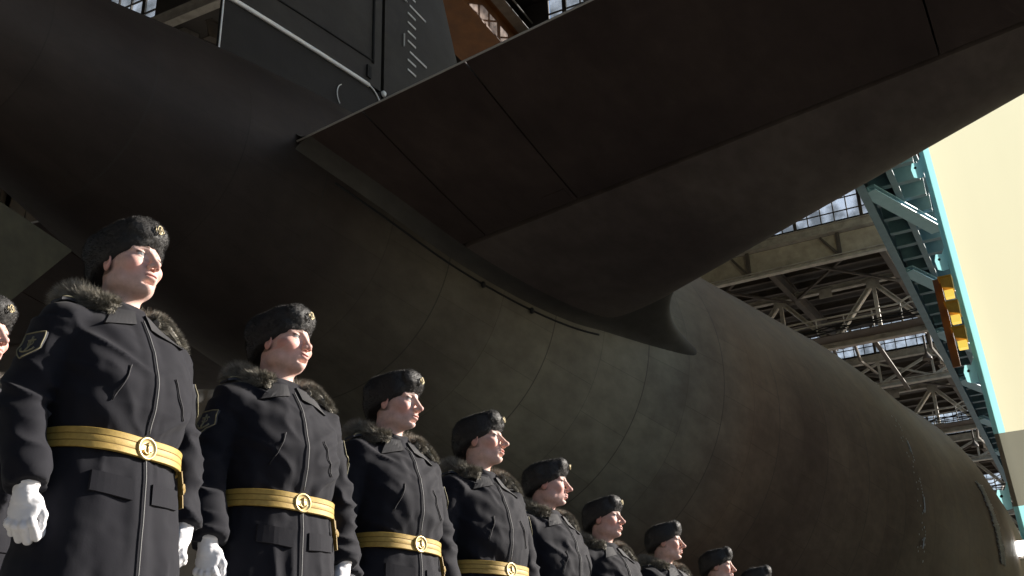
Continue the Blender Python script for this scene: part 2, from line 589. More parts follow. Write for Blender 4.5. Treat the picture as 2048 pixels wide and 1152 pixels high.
# ------------------------------------------------------------------ submarine
HX = np.array([0.6, 1.2, 3.0, 5.0, 6.0, 7.0, 8.0, 9.0, 10.0, 11.5, 13.0, 15.0, 17.0, 19.0, 21.0, 23.0, 25.5, 28.0, 31.0, 35.0, 39.0, 44.0, 60.0, 95.0, 108.0, 116.0, 120.0])
HR = np.array([0.05, 0.45, 0.70, 0.836, 1.0, 1.22, 1.465, 1.64, 1.84, 2.01, 2.30, 2.735, 3.235, 3.65, 3.92, 4.25, 4.64, 5.05, 5.42, 5.80, 6.36, 6.44, 6.45, 6.45, 5.6, 3.6, 0.2])
HY, HZ = 8.75, 7.0 + ZC


def _spline():
    # smooth the radius table (moving average on a fine grid)
    xs = np.arange(0.0, 121.0, 0.05)
    r = np.interp(xs, HX, HR)
    k = np.hanning(47); k /= k.sum()
    return xs, np.convolve(np.pad(r, 23, mode='edge'), k, mode='valid')


_hxs, _hrs = _spline()


def hr(x): return np.interp(x, _hxs, _hrs)


sub = empty('submarine', (0, 0, 0))
tag(sub, 'huge black submarine stern with cross-shaped tail planes, resting in the shed behind the sailors', 'submarine')
xs = np.concatenate([np.arange(0.7, 45, 0.2), np.arange(45, 120.01, 1.0)])
th = np.linspace(0, 2 * math.pi, 161)[:-1]
P = np.array([[(x, HY + hr(x) * math.cos(t), HZ + hr(x) * math.sin(t)) for x in xs] for t in th])
mb = MB().grid(P, closed_u=True)
nx = len(xs)
mb.f.append(tuple(i * nx for i in range(160))); mb.m.append(0)
mb.f.append(tuple(i * nx + nx - 1 for i in range(160))[::-1]); mb.m.append(0)
mb.build('hull', M['hull'], sub, smooth=True)


def naca(c, t):
    c = np.clip(c, 0, 1)
    return 5 * t * (0.2969 * np.sqrt(c) - 0.126 * c - 0.3516 * c ** 2 + 0.2843 * c ** 3 - 0.1036 * c ** 4) + 0.012


def foil_panel(name, quad, half, axis, parent, m, nu=36, nv=12, shrink=1.0, lead=False):
    """solid piece of a symmetric foil; quad = 4 corners (X, w): aft-w0, fore-w0, fore-w1, aft-w1"""
    q = np.array(quad, float)
    u = np.linspace(0, 1, nu)
    if lead: u = np.sin(u * math.pi / 2)
    rows = []
    for v in np.linspace(0, 1, nv):
        a = q[0] * (1 - v) + q[3] * v; b = q[1] * (1 - v) + q[2] * v
        up, dn = [], []
        for uu in u:
            X, w = a * (1 - uu) + b * uu
            h = half(X, w) * shrink
            if axis == 'h':
                up.append((X, w, HZ + h)); dn.append((X, w, HZ - h))
            else:
                up.append((X, HY + h, w)); dn.append((X, HY - h, w))
        rows.append(up + dn[::-1])
    mb = MB().grid(rows)
    n = 2 * nu
    for i in range(nv - 1): mb.f.append((i * n + n - 1, (i + 1) * n + n - 1, (i + 1) * n, i * n)); mb.m.append(0)
    for i, s in ((0, 1), (nv - 1, -1)):
        for k in range(nu - 1):
            f = (i * n + k, i * n + k + 1, i * n + n - 2 - k, i * n + n - 1 - k)
            mb.f.append(f[::s]); mb.m.append(0)
    o = mb.build(name, m, parent, smooth=True)
    me = o.data
    md = o.modifiers.new('edge', 'EDGE_SPLIT'); md.split_angle = R(35)
    return o


XTE = lambda w: 7.62 + 0.152 * w
XLE = lambda w: 12.03 + 0.57 * w
XHG = lambda w: 10.30 + 0.178 * w


def stab_half(X, w):
    c = (XLE(w) - X) / (XLE(w) - XTE(w))
    return naca(c, 0.11 * (XLE(w) - XTE(w)))


def mirror_y(o):
    """a copy of a part on the far side of the hull"""
    me = o.data.copy()
    co = np.zeros(len(me.vertices) * 3); me.vertices.foreach_get('co', co)
    co = co.reshape(-1, 3); co[:, 1] = 2 * HY - co[:, 1]
    me.vertices.foreach_set('co', co.ravel()); me.flip_normals()
    c = bpy.data.objects.new(o.name.split('.')[0], me); COL.objects.link(c); c.parent = o.parent
    for md in o.modifiers:
        n = c.modifiers.new(md.name, md.type); n.split_angle = md.split_angle
    return c


def make_stabilizer():
    y1 = 7.6
    g_ = 0.040
    # leading box over the whole span
    out = []
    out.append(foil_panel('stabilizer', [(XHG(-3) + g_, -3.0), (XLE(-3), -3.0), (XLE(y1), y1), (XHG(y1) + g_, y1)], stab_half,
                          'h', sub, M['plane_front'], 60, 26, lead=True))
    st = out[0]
    p = lambda nm, ya, yb, par=st, hg=XHG: foil_panel(nm, [(XTE(ya), ya), (hg(ya) - g_, ya), (hg(yb) - g_, yb), (XTE(yb), yb)],
                                                      stab_half, 'h', par, M['plane'], 40, 14)
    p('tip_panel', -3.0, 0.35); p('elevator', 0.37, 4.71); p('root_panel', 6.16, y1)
    # inner elevator with the small notch at its forward outer corner
    p('elevator_tab', 4.73, 6.14)
    foil_panel('hinge_cover', [(XHG(4.74) - 0.33, 4.78), (XHG(4.74) - 0.07, 4.78), (XHG(5.1) - 0.07, 5.12), (XHG(5.1) - 0.33, 5.12)],
               lambda X, w: stab_half(X, w) + 0.006, 'h', st, M['plane'], 8, 4)
    foil_panel('hinge_core', [(XTE(-2.9) + 0.5, -2.9), (XLE(-2.9) - 0.5, -2.9), (XLE(y1) - 0.5, y1), (XTE(y1) + 0.5, y1)], stab_half,
               'h', st, M['gap'], 30, 10, shrink=0.55)
    MB().tube([(XTE(w) - 0.004, w, HZ) for w in np.linspace(-3, 7.15, 30)], 0.013, 6).build('lit_edge_line', M['edge'], st, smooth=True)  # pale tube paints the lit line along the trailing edge
    return st


near = make_stabilizer()
far_root = mirror_y(near)
for ch in [o for o in COL.objects if o.parent == near]:
    c = mirror_y(ch); c.parent = far_root

# fairing where the plane meets the hull: a concave fillet, drawn out forward into a strake
def fairing(sign):
    cs = np.concatenate([np.linspace(1.0, 0.12, 40), 0.12 * (1 - np.sin(np.linspace(0.05, 1, 26) * math.pi / 2))])
    loop = [(c, -1) for c in cs] + [(c, 1) for c in cs[::-1][1:]]
    rows = []
    for c, s in loop:
        def pt(w):
            X = XLE(w) - c * (XLE(w) - XTE(w)); return X, s * float(stab_half(X, w))
        lo_, hi_ = 0.0, 8.7
        for _ in range(40):
            w = (lo_ + hi_) / 2; X, h = pt(w)
            inside = math.hypot(HY - w, h) < hr(X)
            lo_, hi_ = (lo_, w) if inside else (w, hi_)
        X, h = pt(w)
        e = 1e-3
        c2 = min(max(c, 2e-3), 0.995)
        ch = XLE(w) - XTE(w)
        slope = (naca(c2 + e, 0.11 * ch) - naca(c2 - e, 0.11 * ch)) / (2 * e * ch) if c > 0.004 else 0.0816 / math.sqrt(max(c, 1e-7))
        n = np.array([1.0 * slope, 1.0]); n /= np.linalg.norm(n)   # X grows against c
        n[1] *= s
        lead = math.exp(-(c / 0.05) ** 2)
        dh = 0.16 + 2.1 * lead
        ds = 0.22 + 0.9 * lead
        A = pt(w - ds)
        A = np.array([A[0], w - ds, HZ + A[1]])
        C = np.array([X, w, HZ + h])
        xb = X + 0.16 * n[0] + 2.05 * lead; zb = h + 0.16 * n[1] * (1 - lead)
        rb = float(hr(xb))
        B = np.array([xb, HY - math.sqrt(max(rb * rb - zb * zb, 0.01)) + 0.02, HZ + zb])
        C = C * (1 - 0.55 * lead) + (A + B) / 2 * 0.55 * lead
        row = []
        for t in np.linspace(0, 1, 10):
            row.append(A * (1 - t) ** 2 + 2 * C * t * (1 - t) + B * t * t)
        rows.append(row)
    rows = np.array(rows)
    if sign < 0: rows[:, :, 1] = 2 * HY - rows[:, :, 1]
    mb = MB().grid(rows)
    return mb.build('root_fairing', M['fairing'], sub, smooth=True), rows


_, frows = fairing(1)
fairing(-1)
# weld bead along the lower edge of the fairing, and two bolts on it
bead = MB().tube(frows[4:42, -1] + np.array([0, -0.012, -0.01]), 0.018, 6)
for i in (22, 29): bead.disc(frows[i, -1] + np.array([0, -0.03, -0.03]), (0, -1, -0.2), [(0.045, 0), (0.045, 0.02), (0.03, 0.03)], 12)
bead.build('weld_bead', M['gap'], sub, smooth=True)


def rud_half(X, w):
    le = 15.0 - 0.45 * (w - 12.76)
    c = (le - X) / (le - 8.9)
    return naca(c, 0.09 * (le - 8.9))


RLE = lambda w: 15.0 - 0.45 * (w - 12.76)
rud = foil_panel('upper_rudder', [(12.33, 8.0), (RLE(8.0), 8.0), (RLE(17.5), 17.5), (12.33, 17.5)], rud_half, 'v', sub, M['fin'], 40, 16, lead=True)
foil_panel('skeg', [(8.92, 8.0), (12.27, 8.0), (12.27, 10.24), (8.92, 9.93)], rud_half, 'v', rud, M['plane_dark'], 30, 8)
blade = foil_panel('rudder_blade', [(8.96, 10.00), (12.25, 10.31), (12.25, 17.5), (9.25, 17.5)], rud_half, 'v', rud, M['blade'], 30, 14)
foil_panel('hinge_core', [(9.6, 9.0), (14.4, 9.0), (13.2, 17.3), (9.8, 17.3)], rud_half, 'v', rud, M['gap'], 20, 8, shrink=0.8)
# lit skeg edge painted as a pale tube, its curl at the hinge, and the thin aft lip
lip = MB()
pts = [(x, HY - float(rud_half(x, 10)) - 0.012, 9.93 + (x - 8.92) * 0.0925 + 0.03) for x in np.linspace(8.92, 11.93, 30)]
pts += [(11.93 + 0.34 * math.sin(a), HY - float(rud_half(12.1, 10)) - 0.012, 10.24 - 0.28 * (1 - math.cos(a))) for a in np.linspace(0.1, 1.3, 8)]
lip.tube(pts[:30], 0.038, 6); lip.tube(pts[29:], 0.013, 6)
lip.build('skeg_lit_edge', M['trim'], rud, smooth=True)
lip = MB().tube([(8.92, HY - 0.04, z) for z in np.linspace(8.7, 17.5, 20)], 0.012, 6)
lip.build('aft_lip', M['trim'], rud, smooth=True)
# recessed panel on the blade: thin raised border
fr = MB()
bl = lambda x, z: (x, HY - float(rud_half(x, z)) - 0.004, z)
fr.tube([bl(x, 10.32 + (x - 8.95) * 0.11 + 0.10) for x in np.linspace(9.3, 12.0, 20)], 0.018, 6)
fr.tube([bl(12.03, z) for z in np.linspace(10.72, 17, 16)], 0.03, 6)
fr.build('panel_edge', M['gap'], blade, smooth=True)
nt_ = MB().box((11.93, HY - float(rud_half(11.95, 10.5)) - 0.01, 10.49), (0.10, 0.03, 0.22))
nt_.build('hinge_slot', M['gap'], blade)
hb = MB().disc((12.28, HY - float(rud_half(12.3, 10.3)) - 0.02, 10.27), (0, -1, 0), [(0.05, 0), (0.05, 0.03), (0.03, 0.05)], 14)
hb.build('hinge_bolt', M['trim'], rud, smooth=True)
arc = MB().tube([(11.42 + 0.22 * math.cos(a), HY - float(rud_half(11.4, 10)) - 0.006, 9.70 + 0.22 * math.sin(a)) for a in np.linspace(2.2, 4.0, 12)], 0.008, 6)
arc.build('lifting_ring', M['trim'], rud, smooth=True)

# draught scale on the fixed fin: ticks every 0.2 m, long ones each metre with a figure
for i in range(-2, 26):
    tk = MB()
    z = 11.57 + 0.195 * i
    lg = 0.52 if i % 5 == 0 else 0.24
    x0 = 12.98 + (0.06 if i % 5 == 0 else 0)
    ya = HY - float(rud_half(x0, z)) - 0.006; yb = HY - float(rud_half(x0 + lg, z)) - 0.006
    tk.beam((x0, ya, z), (x0 + lg, yb, z + 0.0), 0.012, 0.035).build('tick', M['white'], rud)
DIG = {1: [[(0.5, 0), (0.5, 1)]], 2: [[(0.1, 0.85), (0.5, 1), (0.9, 0.8), (0.15, 0), (0.95, 0)]],
       3: [[(0.1, 0.9), (0.6, 1), (0.85, 0.75), (0.45, 0.52), (0.9, 0.25), (0.5, 0), (0.1, 0.12)]],
       4: [[(0.75, 0), (0.75, 1), (0.1, 0.3), (1, 0.3)]]}
for k, z in ((1, 11.62), (2, 12.595), (3, 13.57), (4, 14.545)):
    tk = MB()
    for ln in DIG[k]:
        for a, b in zip(ln[:-1], ln[1:]):
            A = (12.76 + 0.2 * a[0], 0, z - 0.05 + 0.26 * a[1]); B = (12.76 + 0.2 * b[0], 0, z - 0.05 + 0.26 * b[1])
            tk.beam((A[0], HY - float(rud_half(A[0], z)) - 0.006, A[2]), (B[0], HY - float(rud_half(B[0], z)) - 0.006, B[2]), 0.012, 0.035, up=(0, 1, 0))
    tk.build('figure', M['white'], rud)

# lower rudder, only its leading corner shows below the hull
low = lambda X, w: 0.05 + 0.0 * X
foil_panel('lower_rudder', [(3.4, 2.6), (5.0, 2.6), (7.12, 5.36), (3.4, 5.9)], lambda X, w: 0.06, 'v', sub, M['lowfin'], 12, 8)

# painted dots and draught ladder on the flank
def on_hull(x, a, off=0.012):
    r = float(hr(x)) + off
    return np.array([x, HY - r * math.cos(a), HZ + r * math.sin(a)])


for i in range(46):
    a = R(18 - 40 * i / 46.0)
    for k, dx in enumerate((0.0, 0.32)):
        if rng.random() < 0.45: continue
        p_ = on_hull(28.30 + dx + 0.22 * math.sin(i * 1.3) * (k == 0) + 0.012 * i, a)
        nrm = on_hull(28.5, a, 1) - on_hull(28.5, a, 0)
        s_ = 0.022 if i % 5 else 0.032
        MB().disc(p_, nrm, [(s_, 0), (s_, 0.006)], 8).build('paint_dot', M['white'], sub)
for (x_, a0, a1) in ((28.75, 11.5, 8.0), (29.0, -4, -8), (29.0, -15, -18)):
    MB().tube([on_hull(x_, R(t)) for t in np.linspace(a0, a1, 8)], 0.012, 4).build('paint_line', M['white'], sub)
lad = MB()
for i in range(44):
    a = R(15 - 23 * i / 44.0); x_ = 36.9 + 0.005 * i
    lad.tube([on_hull(x_ - 0.22 - 0.1 * (i % 3 == 0), a, 0.03), on_hull(x_ + 0.22 + 0.06 * (i % 4 == 0), a - R(0.12), 0.03)], 0.026, 4)
for s_ in (-0.16, 0.18):
    lad.tube([on_hull(36.9 + 0.005 * t + s_, R(15 - 23 * t / 44.0), 0.03) for t in np.linspace(0, 44, 60)], 0.018, 4)
for t in (0, 11, 22, 33):
    a = R(15 - 23 * t / 44.0); x_ = 36.9 + 0.005 * t
    lad.tube([on_hull(x_ - 0.35, a + R(0.5), 0.03), on_hull(x_ + 0.35, a - R(0.7), 0.03)], 0.03, 4)
    lad.tube([on_hull(x_ + 0.3, a + R(0.2), 0.03), on_hull(x_ - 0.35, a - R(0.9), 0.03)], 0.03, 4)
lad.build('draught_ladder', M['ladder'], sub)

# keel cradles under the hull
for x in (48.0, 64.0, 82.0):
    c = MB()
    r_ = float(hr(x)) + 0.03
    prof = [(HY + r_ * math.cos(t), HZ + r_ * math.sin(t)) for t in np.linspace(R(215), R(325), 21)]
    rows = [[(x + dx, y, z) for (y, z) in prof] + [(x + dx, prof[-1][0], 0.0), (x + dx, prof[0][0], 0.0)] for dx in (-0.6, 0.6)]
    c.grid([r + [r[0]] for r in rows])
    for k in (0, 1): c.f.append(tuple(range(k * 24, k * 24 + 23))[::(1 if k else -1)]); c.m.append(0)
    o = c.build('keel_cradle', M['steel_dark'])
    tag(o, 'dark steel cradle carrying the submarine keel on the quay', 'cradle', 'cradles under the submarine keel')

# ------------------------------------------------------------------ shipyard shed
shed = empty('shipyard_shed', (60, 48, 0))
tag(shed, 'huge dark shipyard hall with sawtooth roof, steel trusses and skylights above the submarine', 'building')
SO = np.array([-60.0, -48.0, 0.0])


def spart(mbd, name, m, parent=shed, smooth=False):
    off = SO if parent is shed else np.zeros(3)
    if parent is shed: mbd.v = [v + SO for v in mbd.v]
    else: mbd.v = [v + SO for v in mbd.v]
    return mbd.build(name, m, parent, smooth)


BAYS = [-14.0, 9.0, 30.0, 40.5, 66.5, 92.0, 120.0, 148.0, 176.0]
Y0R, Y1R = 4.6, 48.0
for k in range(len(BAYS) - 1):
    a, b = BAYS[k], BAYS[k + 1]
    hi, lo = 33.3, 36.0
    rf = MB()
    ya_, yb_ = (23.5, 41.0) if a > 60 else (Y1R, Y1R)
    for y0_, y1_ in ((Y0R, ya_), (yb_, Y1R)):
        if y1_ - y0_ < 0.1: continue
        rf = MB()
        rf.grid([[(a, y0_, hi), (a, y1_, hi)], [(b, y0_, lo), (b, y1_, lo)]])
        rf.grid([[(a, y0_, hi + 0.3), (a, y1_, hi + 0.3)], [(b, y0_, lo + 0.3), (b, y1_, lo + 0.3)]])
        spart(rf, 'roof', M['roof'])
    spart(MB().box(((a + b) / 2, Y0R - 0.1, (hi + lo) / 2 + 0.9), (b - a, 0.2, 1.6)), 'fascia', M['roof'])
    if a > 60:  # glazing out of view, added to let sky light onto the trusses
        sk_ = MB()
        for y in np.arange(ya_, yb_ + 0.1, 2.5): sk_.beam((a, y, hi + 0.15), (b, y, lo + 0.15), 0.12, 0.2)
        sk_ = spart(sk_, 'fill_skylight', M['steel_dark'])
        spart(MB().grid([[(a, ya_, hi + 0.2), (a, yb_, hi + 0.2)], [(b, ya_, lo + 0.2), (b, yb_, lo + 0.2)]]), 'pane', M['glass'], sk_)
    # purlins run across, girders run along
    for t in np.arange(a + 3.2, b - 1, 3.2):
        zz = hi + (lo - hi) * (t - a) / (b - a) - 0.45
        spart(MB().ibeam((t, Y0R, zz), (t, Y1R, zz), 0.28, 0.5), 'purlin', M['steel_dark'])
    gd = MB()
    for y in (8.3, 15.6, 23.0, 30.4, 38.0, 45.0):
        spart(MB().ibeam((a + 0.3, y, hi - 1.2), (b - 0.3, y, lo - 1.2), 0.4, 1.0), 'girder', M['steel_dark'])
for k in range(2, len(BAYS) - 1):
    x = BAYS[k]
    wy0, wy1 = (33.4, 39.0) if x < 35 else (Y0R, 18.2 if x < 60 else Y1R)
    zt, zb = 36.0, 33.3
    fm = MB()
    for y in np.arange(wy0, wy1, 0.85): fm.box((x, y, (zt + zb) / 2), (0.10, 0.07 if int(y / 0.85) % 5 else 0.22, zt - zb))
    for z in np.arange(zb, zt + 0.1, 0.9): fm.box((x + 0.02, (wy0 + wy1) / 2, z), (0.08, wy1 - wy0, 0.06))
    win = spart(fm, 'window', M['steel_dark'])
    pn = MB().box((x + 0.09, (wy0 + wy1) / 2, (zt + zb) / 2), (0.012, wy1 - wy0 - 0.1, zt - zb - 0.02))
    spart(pn, 'pane', M['glass'], win)
    for q0, q1 in ((Y0R, wy0), (wy1, Y1R)):
        if q1 - q0 > 0.5: spart(MB().box((x + 0.05, (q0 + q1) / 2, (zt + zb) / 2), (0.15, q1 - q0 - 0.02, zt - zb)), 'gable_sheet', M['wall_dark'])
    bm_ = MB().ibeam((x - 0.25, Y0R, zb - 0.35), (x - 0.25, Y1R, zb - 0.35), 0.45, 0.62)
    spart(bm_, 'crossbeam', M['steel'])
    if x < 60:
        continue
    if x < 80:
        cl = MB()
        for y in np.arange(Y0R, Y1R - 5, 5.9): cl.box((x - 0.05, y + 2.92, zb - 1.45), (0.12, 5.78, 1.45))
        spart(cl, 'cladding', M['panel'])
        spart(MB().ibeam((x - 0.2, Y0R, zb - 2.4), (x - 0.2, Y1R, zb - 2.4), 0.4, 0.34), 'crossbeam', M['steel'])
        for y in np.arange(Y0R, Y1R, 5.9):
            spart(MB().beam((x - 0.2, y, zb - 0.7), (x - 0.2, y, zb - 2.3), 0.22, 0.22).beam((x - 0.25, y + 1.1, zb - 0.8), (x - 0.25, y + 0.1, zb - 2.2), 0.14, 0.14), 'stanchion', M['steel_dark'])
    else:
        xb = MB()
        for i, y in enumerate(np.arange(Y0R, Y1R - 4, 4.2)):
            xb.beam((x - 0.3, y, zb - 0.8), (x - 0.3, y + 4.2, zb - 2.6), 0.16, 0.2)
            xb.beam((x - 0.1, y + 4.2, zb - 0.8), (x - 0.1, y, zb - 2.6), 0.12, 0.14)
            xb.beam((x - 0.2, y, zb - 0.6), (x - 0.2, y, zb - 2.6), 0.18, 0.18)
        spart(xb, 'bracing', M['steel'])
        spart(MB().ibeam((x - 0.25, Y0R, zb - 2.75), (x - 0.25, Y1R, zb - 2.75), 0.5, 0.45), 'crossbeam', M['steel'])
    # hanging V truss between this bay and the next
    if x > 60:
        xt = x + 9.0
        zc_, zl = 32.9, 28.6
        ap = np.arange(10.1 - 6.6, Y1R, 6.6)
        tr = MB()
        tr.ibeam((xt, Y0R, zc_), (xt, Y1R, zc_), 0.4, 0.4); tr.ibeam((xt, Y0R, zl), (xt, Y1R, zl), 0.45, 0.45)
        for y in ap:
            for s in (-3.3, 3.3):
                if y + s > Y0R: tr.ibeam((xt, max(y, Y0R), zc_ - 0.2), (xt, y + s, zl + 0.2), 0.42, 0.42, 0.09)
            if y > Y0R: tr.beam((xt, y, zc_), (xt, y, zl), 0.26, 0.26)
        for y in np.arange(Y0R + 0.4, Y1R, 3.3):
            for z in (zc_ - 0.35, zl + 0.35): tr.box((xt - 0.23, y + (10.1 - Y0R) % 3.3 - 0.4, z), (0.03, 0.9, 0.7))
        spart(tr, 'truss', M['steel'])
        lb = MB()
        for i, y in enumerate(np.arange(8.3, 45, 7.4)):
            lb.beam((x + 0.5, y, zc_ - 0.3), (xt, y + 7.2, zc_ - 0.3), 0.16, 0.16); lb.beam((x + 0.5, y + 7.2, zc_ - 0.5), (xt, y, zc_ - 0.5), 0.16, 0.16)
            lb.beam((xt, y, zl), (xt + 14, y, zc_ + 0.6), 0.18, 0.22)
            lb.beam((xt, y + 2.4, zl - 0.1), (xt + 14, y + 2.4, zl + 0.5), 0.3, 0.1)
        spart(lb, 'lateral_bracing', M['steel_dark'])
        for y in (8.0, 14.5, 21.0):
            spart(MB().disc((xt + 5, y, zl - 0.2), (0, 0, -1), [(0.08, -1.6), (0.08, -0.3), (0.32, 0.1), (0.34, 0.25), (0.3, 0.26)], 12), 'hall_lamp', M['steel_dark'])
        cb_ = MB()
        for j in range(4):
            cb_.tube([(xt - 2.2 + 0.25 * j, y, zl + 0.5 + 0.2 * j - 0.35 * abs(math.sin(y * 0.55 + j))) for y in np.arange(Y0R, 30, 0.6)], 0.05, 5)
        spart(cb_, 'cables', M['gap'])
        rail = MB()
        for z in (zl + 1.1, zl + 1.5):
            rail.tube([(xt - 1.6, y, z + (0.35 if 6.5 < y < 8.5 else 0)) for y in np.arange(Y0R, Y1R, 0.8)], 0.07, 5)
        for y in np.arange(Y0R, Y1R, 1.9): rail.tube([(xt - 1.6, y, zl + 0.2), (xt - 1.6, y, zl + 1.5)], 0.05, 5)
        spart(rail, 'handrail', M['steel'])
        spart(MB().box((xt - 1.0, (Y0R + Y1R) / 2, zl + 0.16), (1.4, Y1R - Y0R, 0.06)), 'catwalk', M['steel_dark'])
        dk = MB()
        for i, y in enumerate((7.0, 12.0, 13.5, 19.0)):
            dk.tube([(xt - 1.2, y, zl + 0.4), (xt + 5, y + 0.6, zl + 0.4), (xt + 12, y + 0.6, zl + 1.6)], 0.12, 6)
        spart(dk, 'pipes', M['steel_dark'])
spart(MB().box((9.0, (Y0R + Y1R) / 2, 34.65), (0.2, Y1R - Y0R, 2.6)), 'gable_sheet', M['wall_dark'])
# far wall, end wall, columns
wl_ = MB()
for x in np.arange(-14, 176, 2.0): wl_.box((x + 1, 48.3 + 0.05 * (int(x / 2) % 2), 19), (1.98, 0.4, 38))
spart(wl_, 'wall', M['wall_dark'])
wl_ = MB()
for y in np.arange(4.6, 48, 2.0): wl_.box((176.3 + 0.05 * (int(y / 2) % 2), y + 1, 19), (0.4, 1.98, 38))
spart(wl_, 'wall', M['wall_dark'])
wl_ = MB()  # unseen wall aft, added to keep sky light off the upper hull
for y in np.arange(-16, 48, 2.0): wl_.box((-26.3 + 0.05 * (int(y / 2) % 2), y + 1, 18), (0.4, 1.98, 36))
spart(wl_, 'wall', M['wall_dark'])
rf = MB().box((-20, 26.3, 36.2), (12.4, 43.4, 0.4))
spart(rf, 'roof', M['roof'])
for x in np.arange(-10, 176, 11.0):
    c = MB().ibeam((x, 47.2, 0), (x, 47.2, 33), 0.7, 0.9, 0.08)
    spart(c, 'column', M['steel_dark'])
# pale column strip seen over the hull
spart(MB().box((31.6, 33.2, 29.5), (1.0, 1.0, 9.0)).box((31.6, 33.2, 24.8), (1.3, 1.3, 0.4)), 'roof_post', M['steel'])
# unseen roof slab and low building, added to hold back sky light
ex = MB()
for y in np.arange(-23, 4.4, 2.3): ex.box((-1, y + 1.15, 27.4 + 0.04 * (int(y * 10) % 2)), (50, 2.28, 0.4))
ex.box((-1, 4.3, 31.0), (50, 0.3, 7.0))
spart(ex, 'sky_shade_roof', M['roof'])
ws = empty('sky_blocker', (-20, -32, -1.4))
tag(ws, 'long low beige block behind the camera, added unseen to hold back sky light', 'building')
MB().box((0, 0, 4), (84, 10, 8)).build('wall', M['panel'], ws)
MB().box((0, 0, 8.3), (85, 11, 0.6)).build('roof', M['roof'], ws)
for x in np.arange(-36, 40, 8.0):
    w_ = MB()
    for dx in (-1.5, 0, 1.5): w_.box((x + dx, 5.06, 4), (0.12, 0.12, 4))
    for dz in (-2, 0, 2): w_.box((x, 5.06, 4 + dz), (3.1, 0.10, 0.12))
    w_ = w_.build('window', M['steel'], ws)
    MB().box((x, 5.02, 4), (3.0, 0.03, 4)).build('pane', M['glass'], w_)

# orange overhead crane girder
cr = empty('overhead_crane', (36, 20.6, 33.0))
tag(cr, 'orange overhead crane girder under the hall roof, above the tail plane', 'crane')
MB().box((0, 0, 0), (15, 1.9, 1.6)).box((0, 0, 0.85), (15, 2.3, 0.1)).box((0, 0, -0.85), (15, 2.3, 0.1)).build('girder', M['orange'], cr)
MB().box((7.2, 0, -0.2), (0.9, 3.2, 1.1)).box((-7.2, 0, -0.2), (0.9, 3.2, 1.1)).build('end_carriage', M['steel_dark'], cr)
MB().tube([(-7, -1.5, 1.9), (7, -1.5, 1.9)], 0.05, 6).tube([(-7, -1.5, 0.9), (-7, -1.5, 1.9)], 0.05, 6).tube([(0, -1.5, 0.9), (0, -1.5, 1.9)], 0.05, 6).tube([(7, -1.5, 0.9), (7, -1.5, 1.9)], 0.05, 6).box((0, -1.4, 0.92), (15, 0.6, 0.06)).build('handrail', M['steel'], cr)

# blue gantry running into the hall
gb = empty('blue_gantry', (45, 6.3, 26))
tag(gb, 'dark blue steel gantry with closely set ribs beside the pale yellow gate', 'gantry')
o_ = lambda p_: (np.array(p_) - np.array([45, 6.3, 26]))
MB().box(o_((80, 5.0, 27.4)), (76, 2.7, 0.12)).build('deck_plate', M['blue'], gb)
for x in np.arange(43.0, 118, 1.75): MB().ibeam(o_((x, 3.75, 26.8)), o_((x, 6.1, 26.8)), 0.32, 0.9, 0.07).build('rib', M['blue'], gb)
MB().ibeam(o_((42, 6.3, 26.6)), o_((118, 6.3, 26.6)), 0.4, 1.4).build('chord', M['blue'], gb)
MB().ibeam(o_((42, 4.9, 26.75)), o_((118, 4.9, 26.75)), 0.3, 1.0).build('stringer', M['blue'], gb)
for i, x in enumerate(np.arange(49.3, 110, 10.2)):
    MB().ibeam(o_((x, 6.1, 26.1)), o_((x + 6.0, 3.8, 26.1)), 0.75, 0.3).build('brace', M['blue_light'], gb)

# pale yellow sheeted gate leaf, standing along the hall mouth
GA = np.array([45.0, 2.50, 9.0]); GT = np.array([45.0, 3.72, 36.0])
gdir = np.array([0.0, -1.0, 0.0])
gate = empty('gate_or_blocker', (45, 2.5, -1.4))
tag(gate, 'tall pale yellow sheeted gate at the right edge with thin cyan border', 'gate')
GO = np.array([45.0, 2.5, -1.4])


def gpt(t, z):
    e = GA + (GT - GA) * (z - 9.0) / 27.0
    return np.array([e[0], e[1], z]) + gdir * t - GO


def gsheet(name, t0, t1, z0, z1, off, m, thick=0.05):
    n = np.array([-1.0, 0, 0]) * off
    f = [gpt(t0, z0) + n, gpt(t1, z0) + n, gpt(t1, z1) + n, gpt(t0, z1) + n]
    bk = np.array([1.0, 0, 0]) * thick
    V = f + [p_ + bk for p_ in f]
    return MB().add(f, [(0, 1, 2, 3)]).build(name, m, gate)


gsheet('sheeting', 0.42, 12, 12.35, 40.0, 0.0, M['yellow'])
gsheet('sheeting', 0.42, 12, -1.4, 9.55, 0.0, M['yellow'])
gsheet('shade_band', 0.02, 12, 9.55, 12.35, 0.0, M['shade_band'])  # shadow across the gate, painted as a darker strip of sheet
gsheet('border', 0.0, 0.42, -1.4, 9.55, 0.0, M['cyan'])
gsheet('border', 0.0, 0.42, 12.35, 40.0, 0.0, M['cyan'])
for y in (0.22, 6.0, 11.9):
    MB().beam(gpt(y, -1.4) + np.array([0.3, 0, 0]), gpt(y, 40) + np.array([0.3, 0, 0]), 0.25, 0.25).build('frame_post', M['steel'], gate)
for z in (9.9, 14.9, 19.8, 24.2, 29.5):
    p_ = gpt(0, z)
    br_ = MB()
    br_.add([p_ + np.array([-0.01, dy, dz]) for dy, dz in ((0, -0.42), (0.22, -0.45), (0.42, -0.35), (0.48, 0.05), (0.40, 0.34), (0.16, 0.30), (0.0, 0.62))], [tuple(range(7))])
    br_.build('bracket', M['cyan'], gate)
    MB().disc(p_ + np.array([-0.02, 0.30, 0.08]), (-1, 0, 0), [(0.06, 0), (0.05, 0.03)], 10).build('bolt', M['gap'], gate)
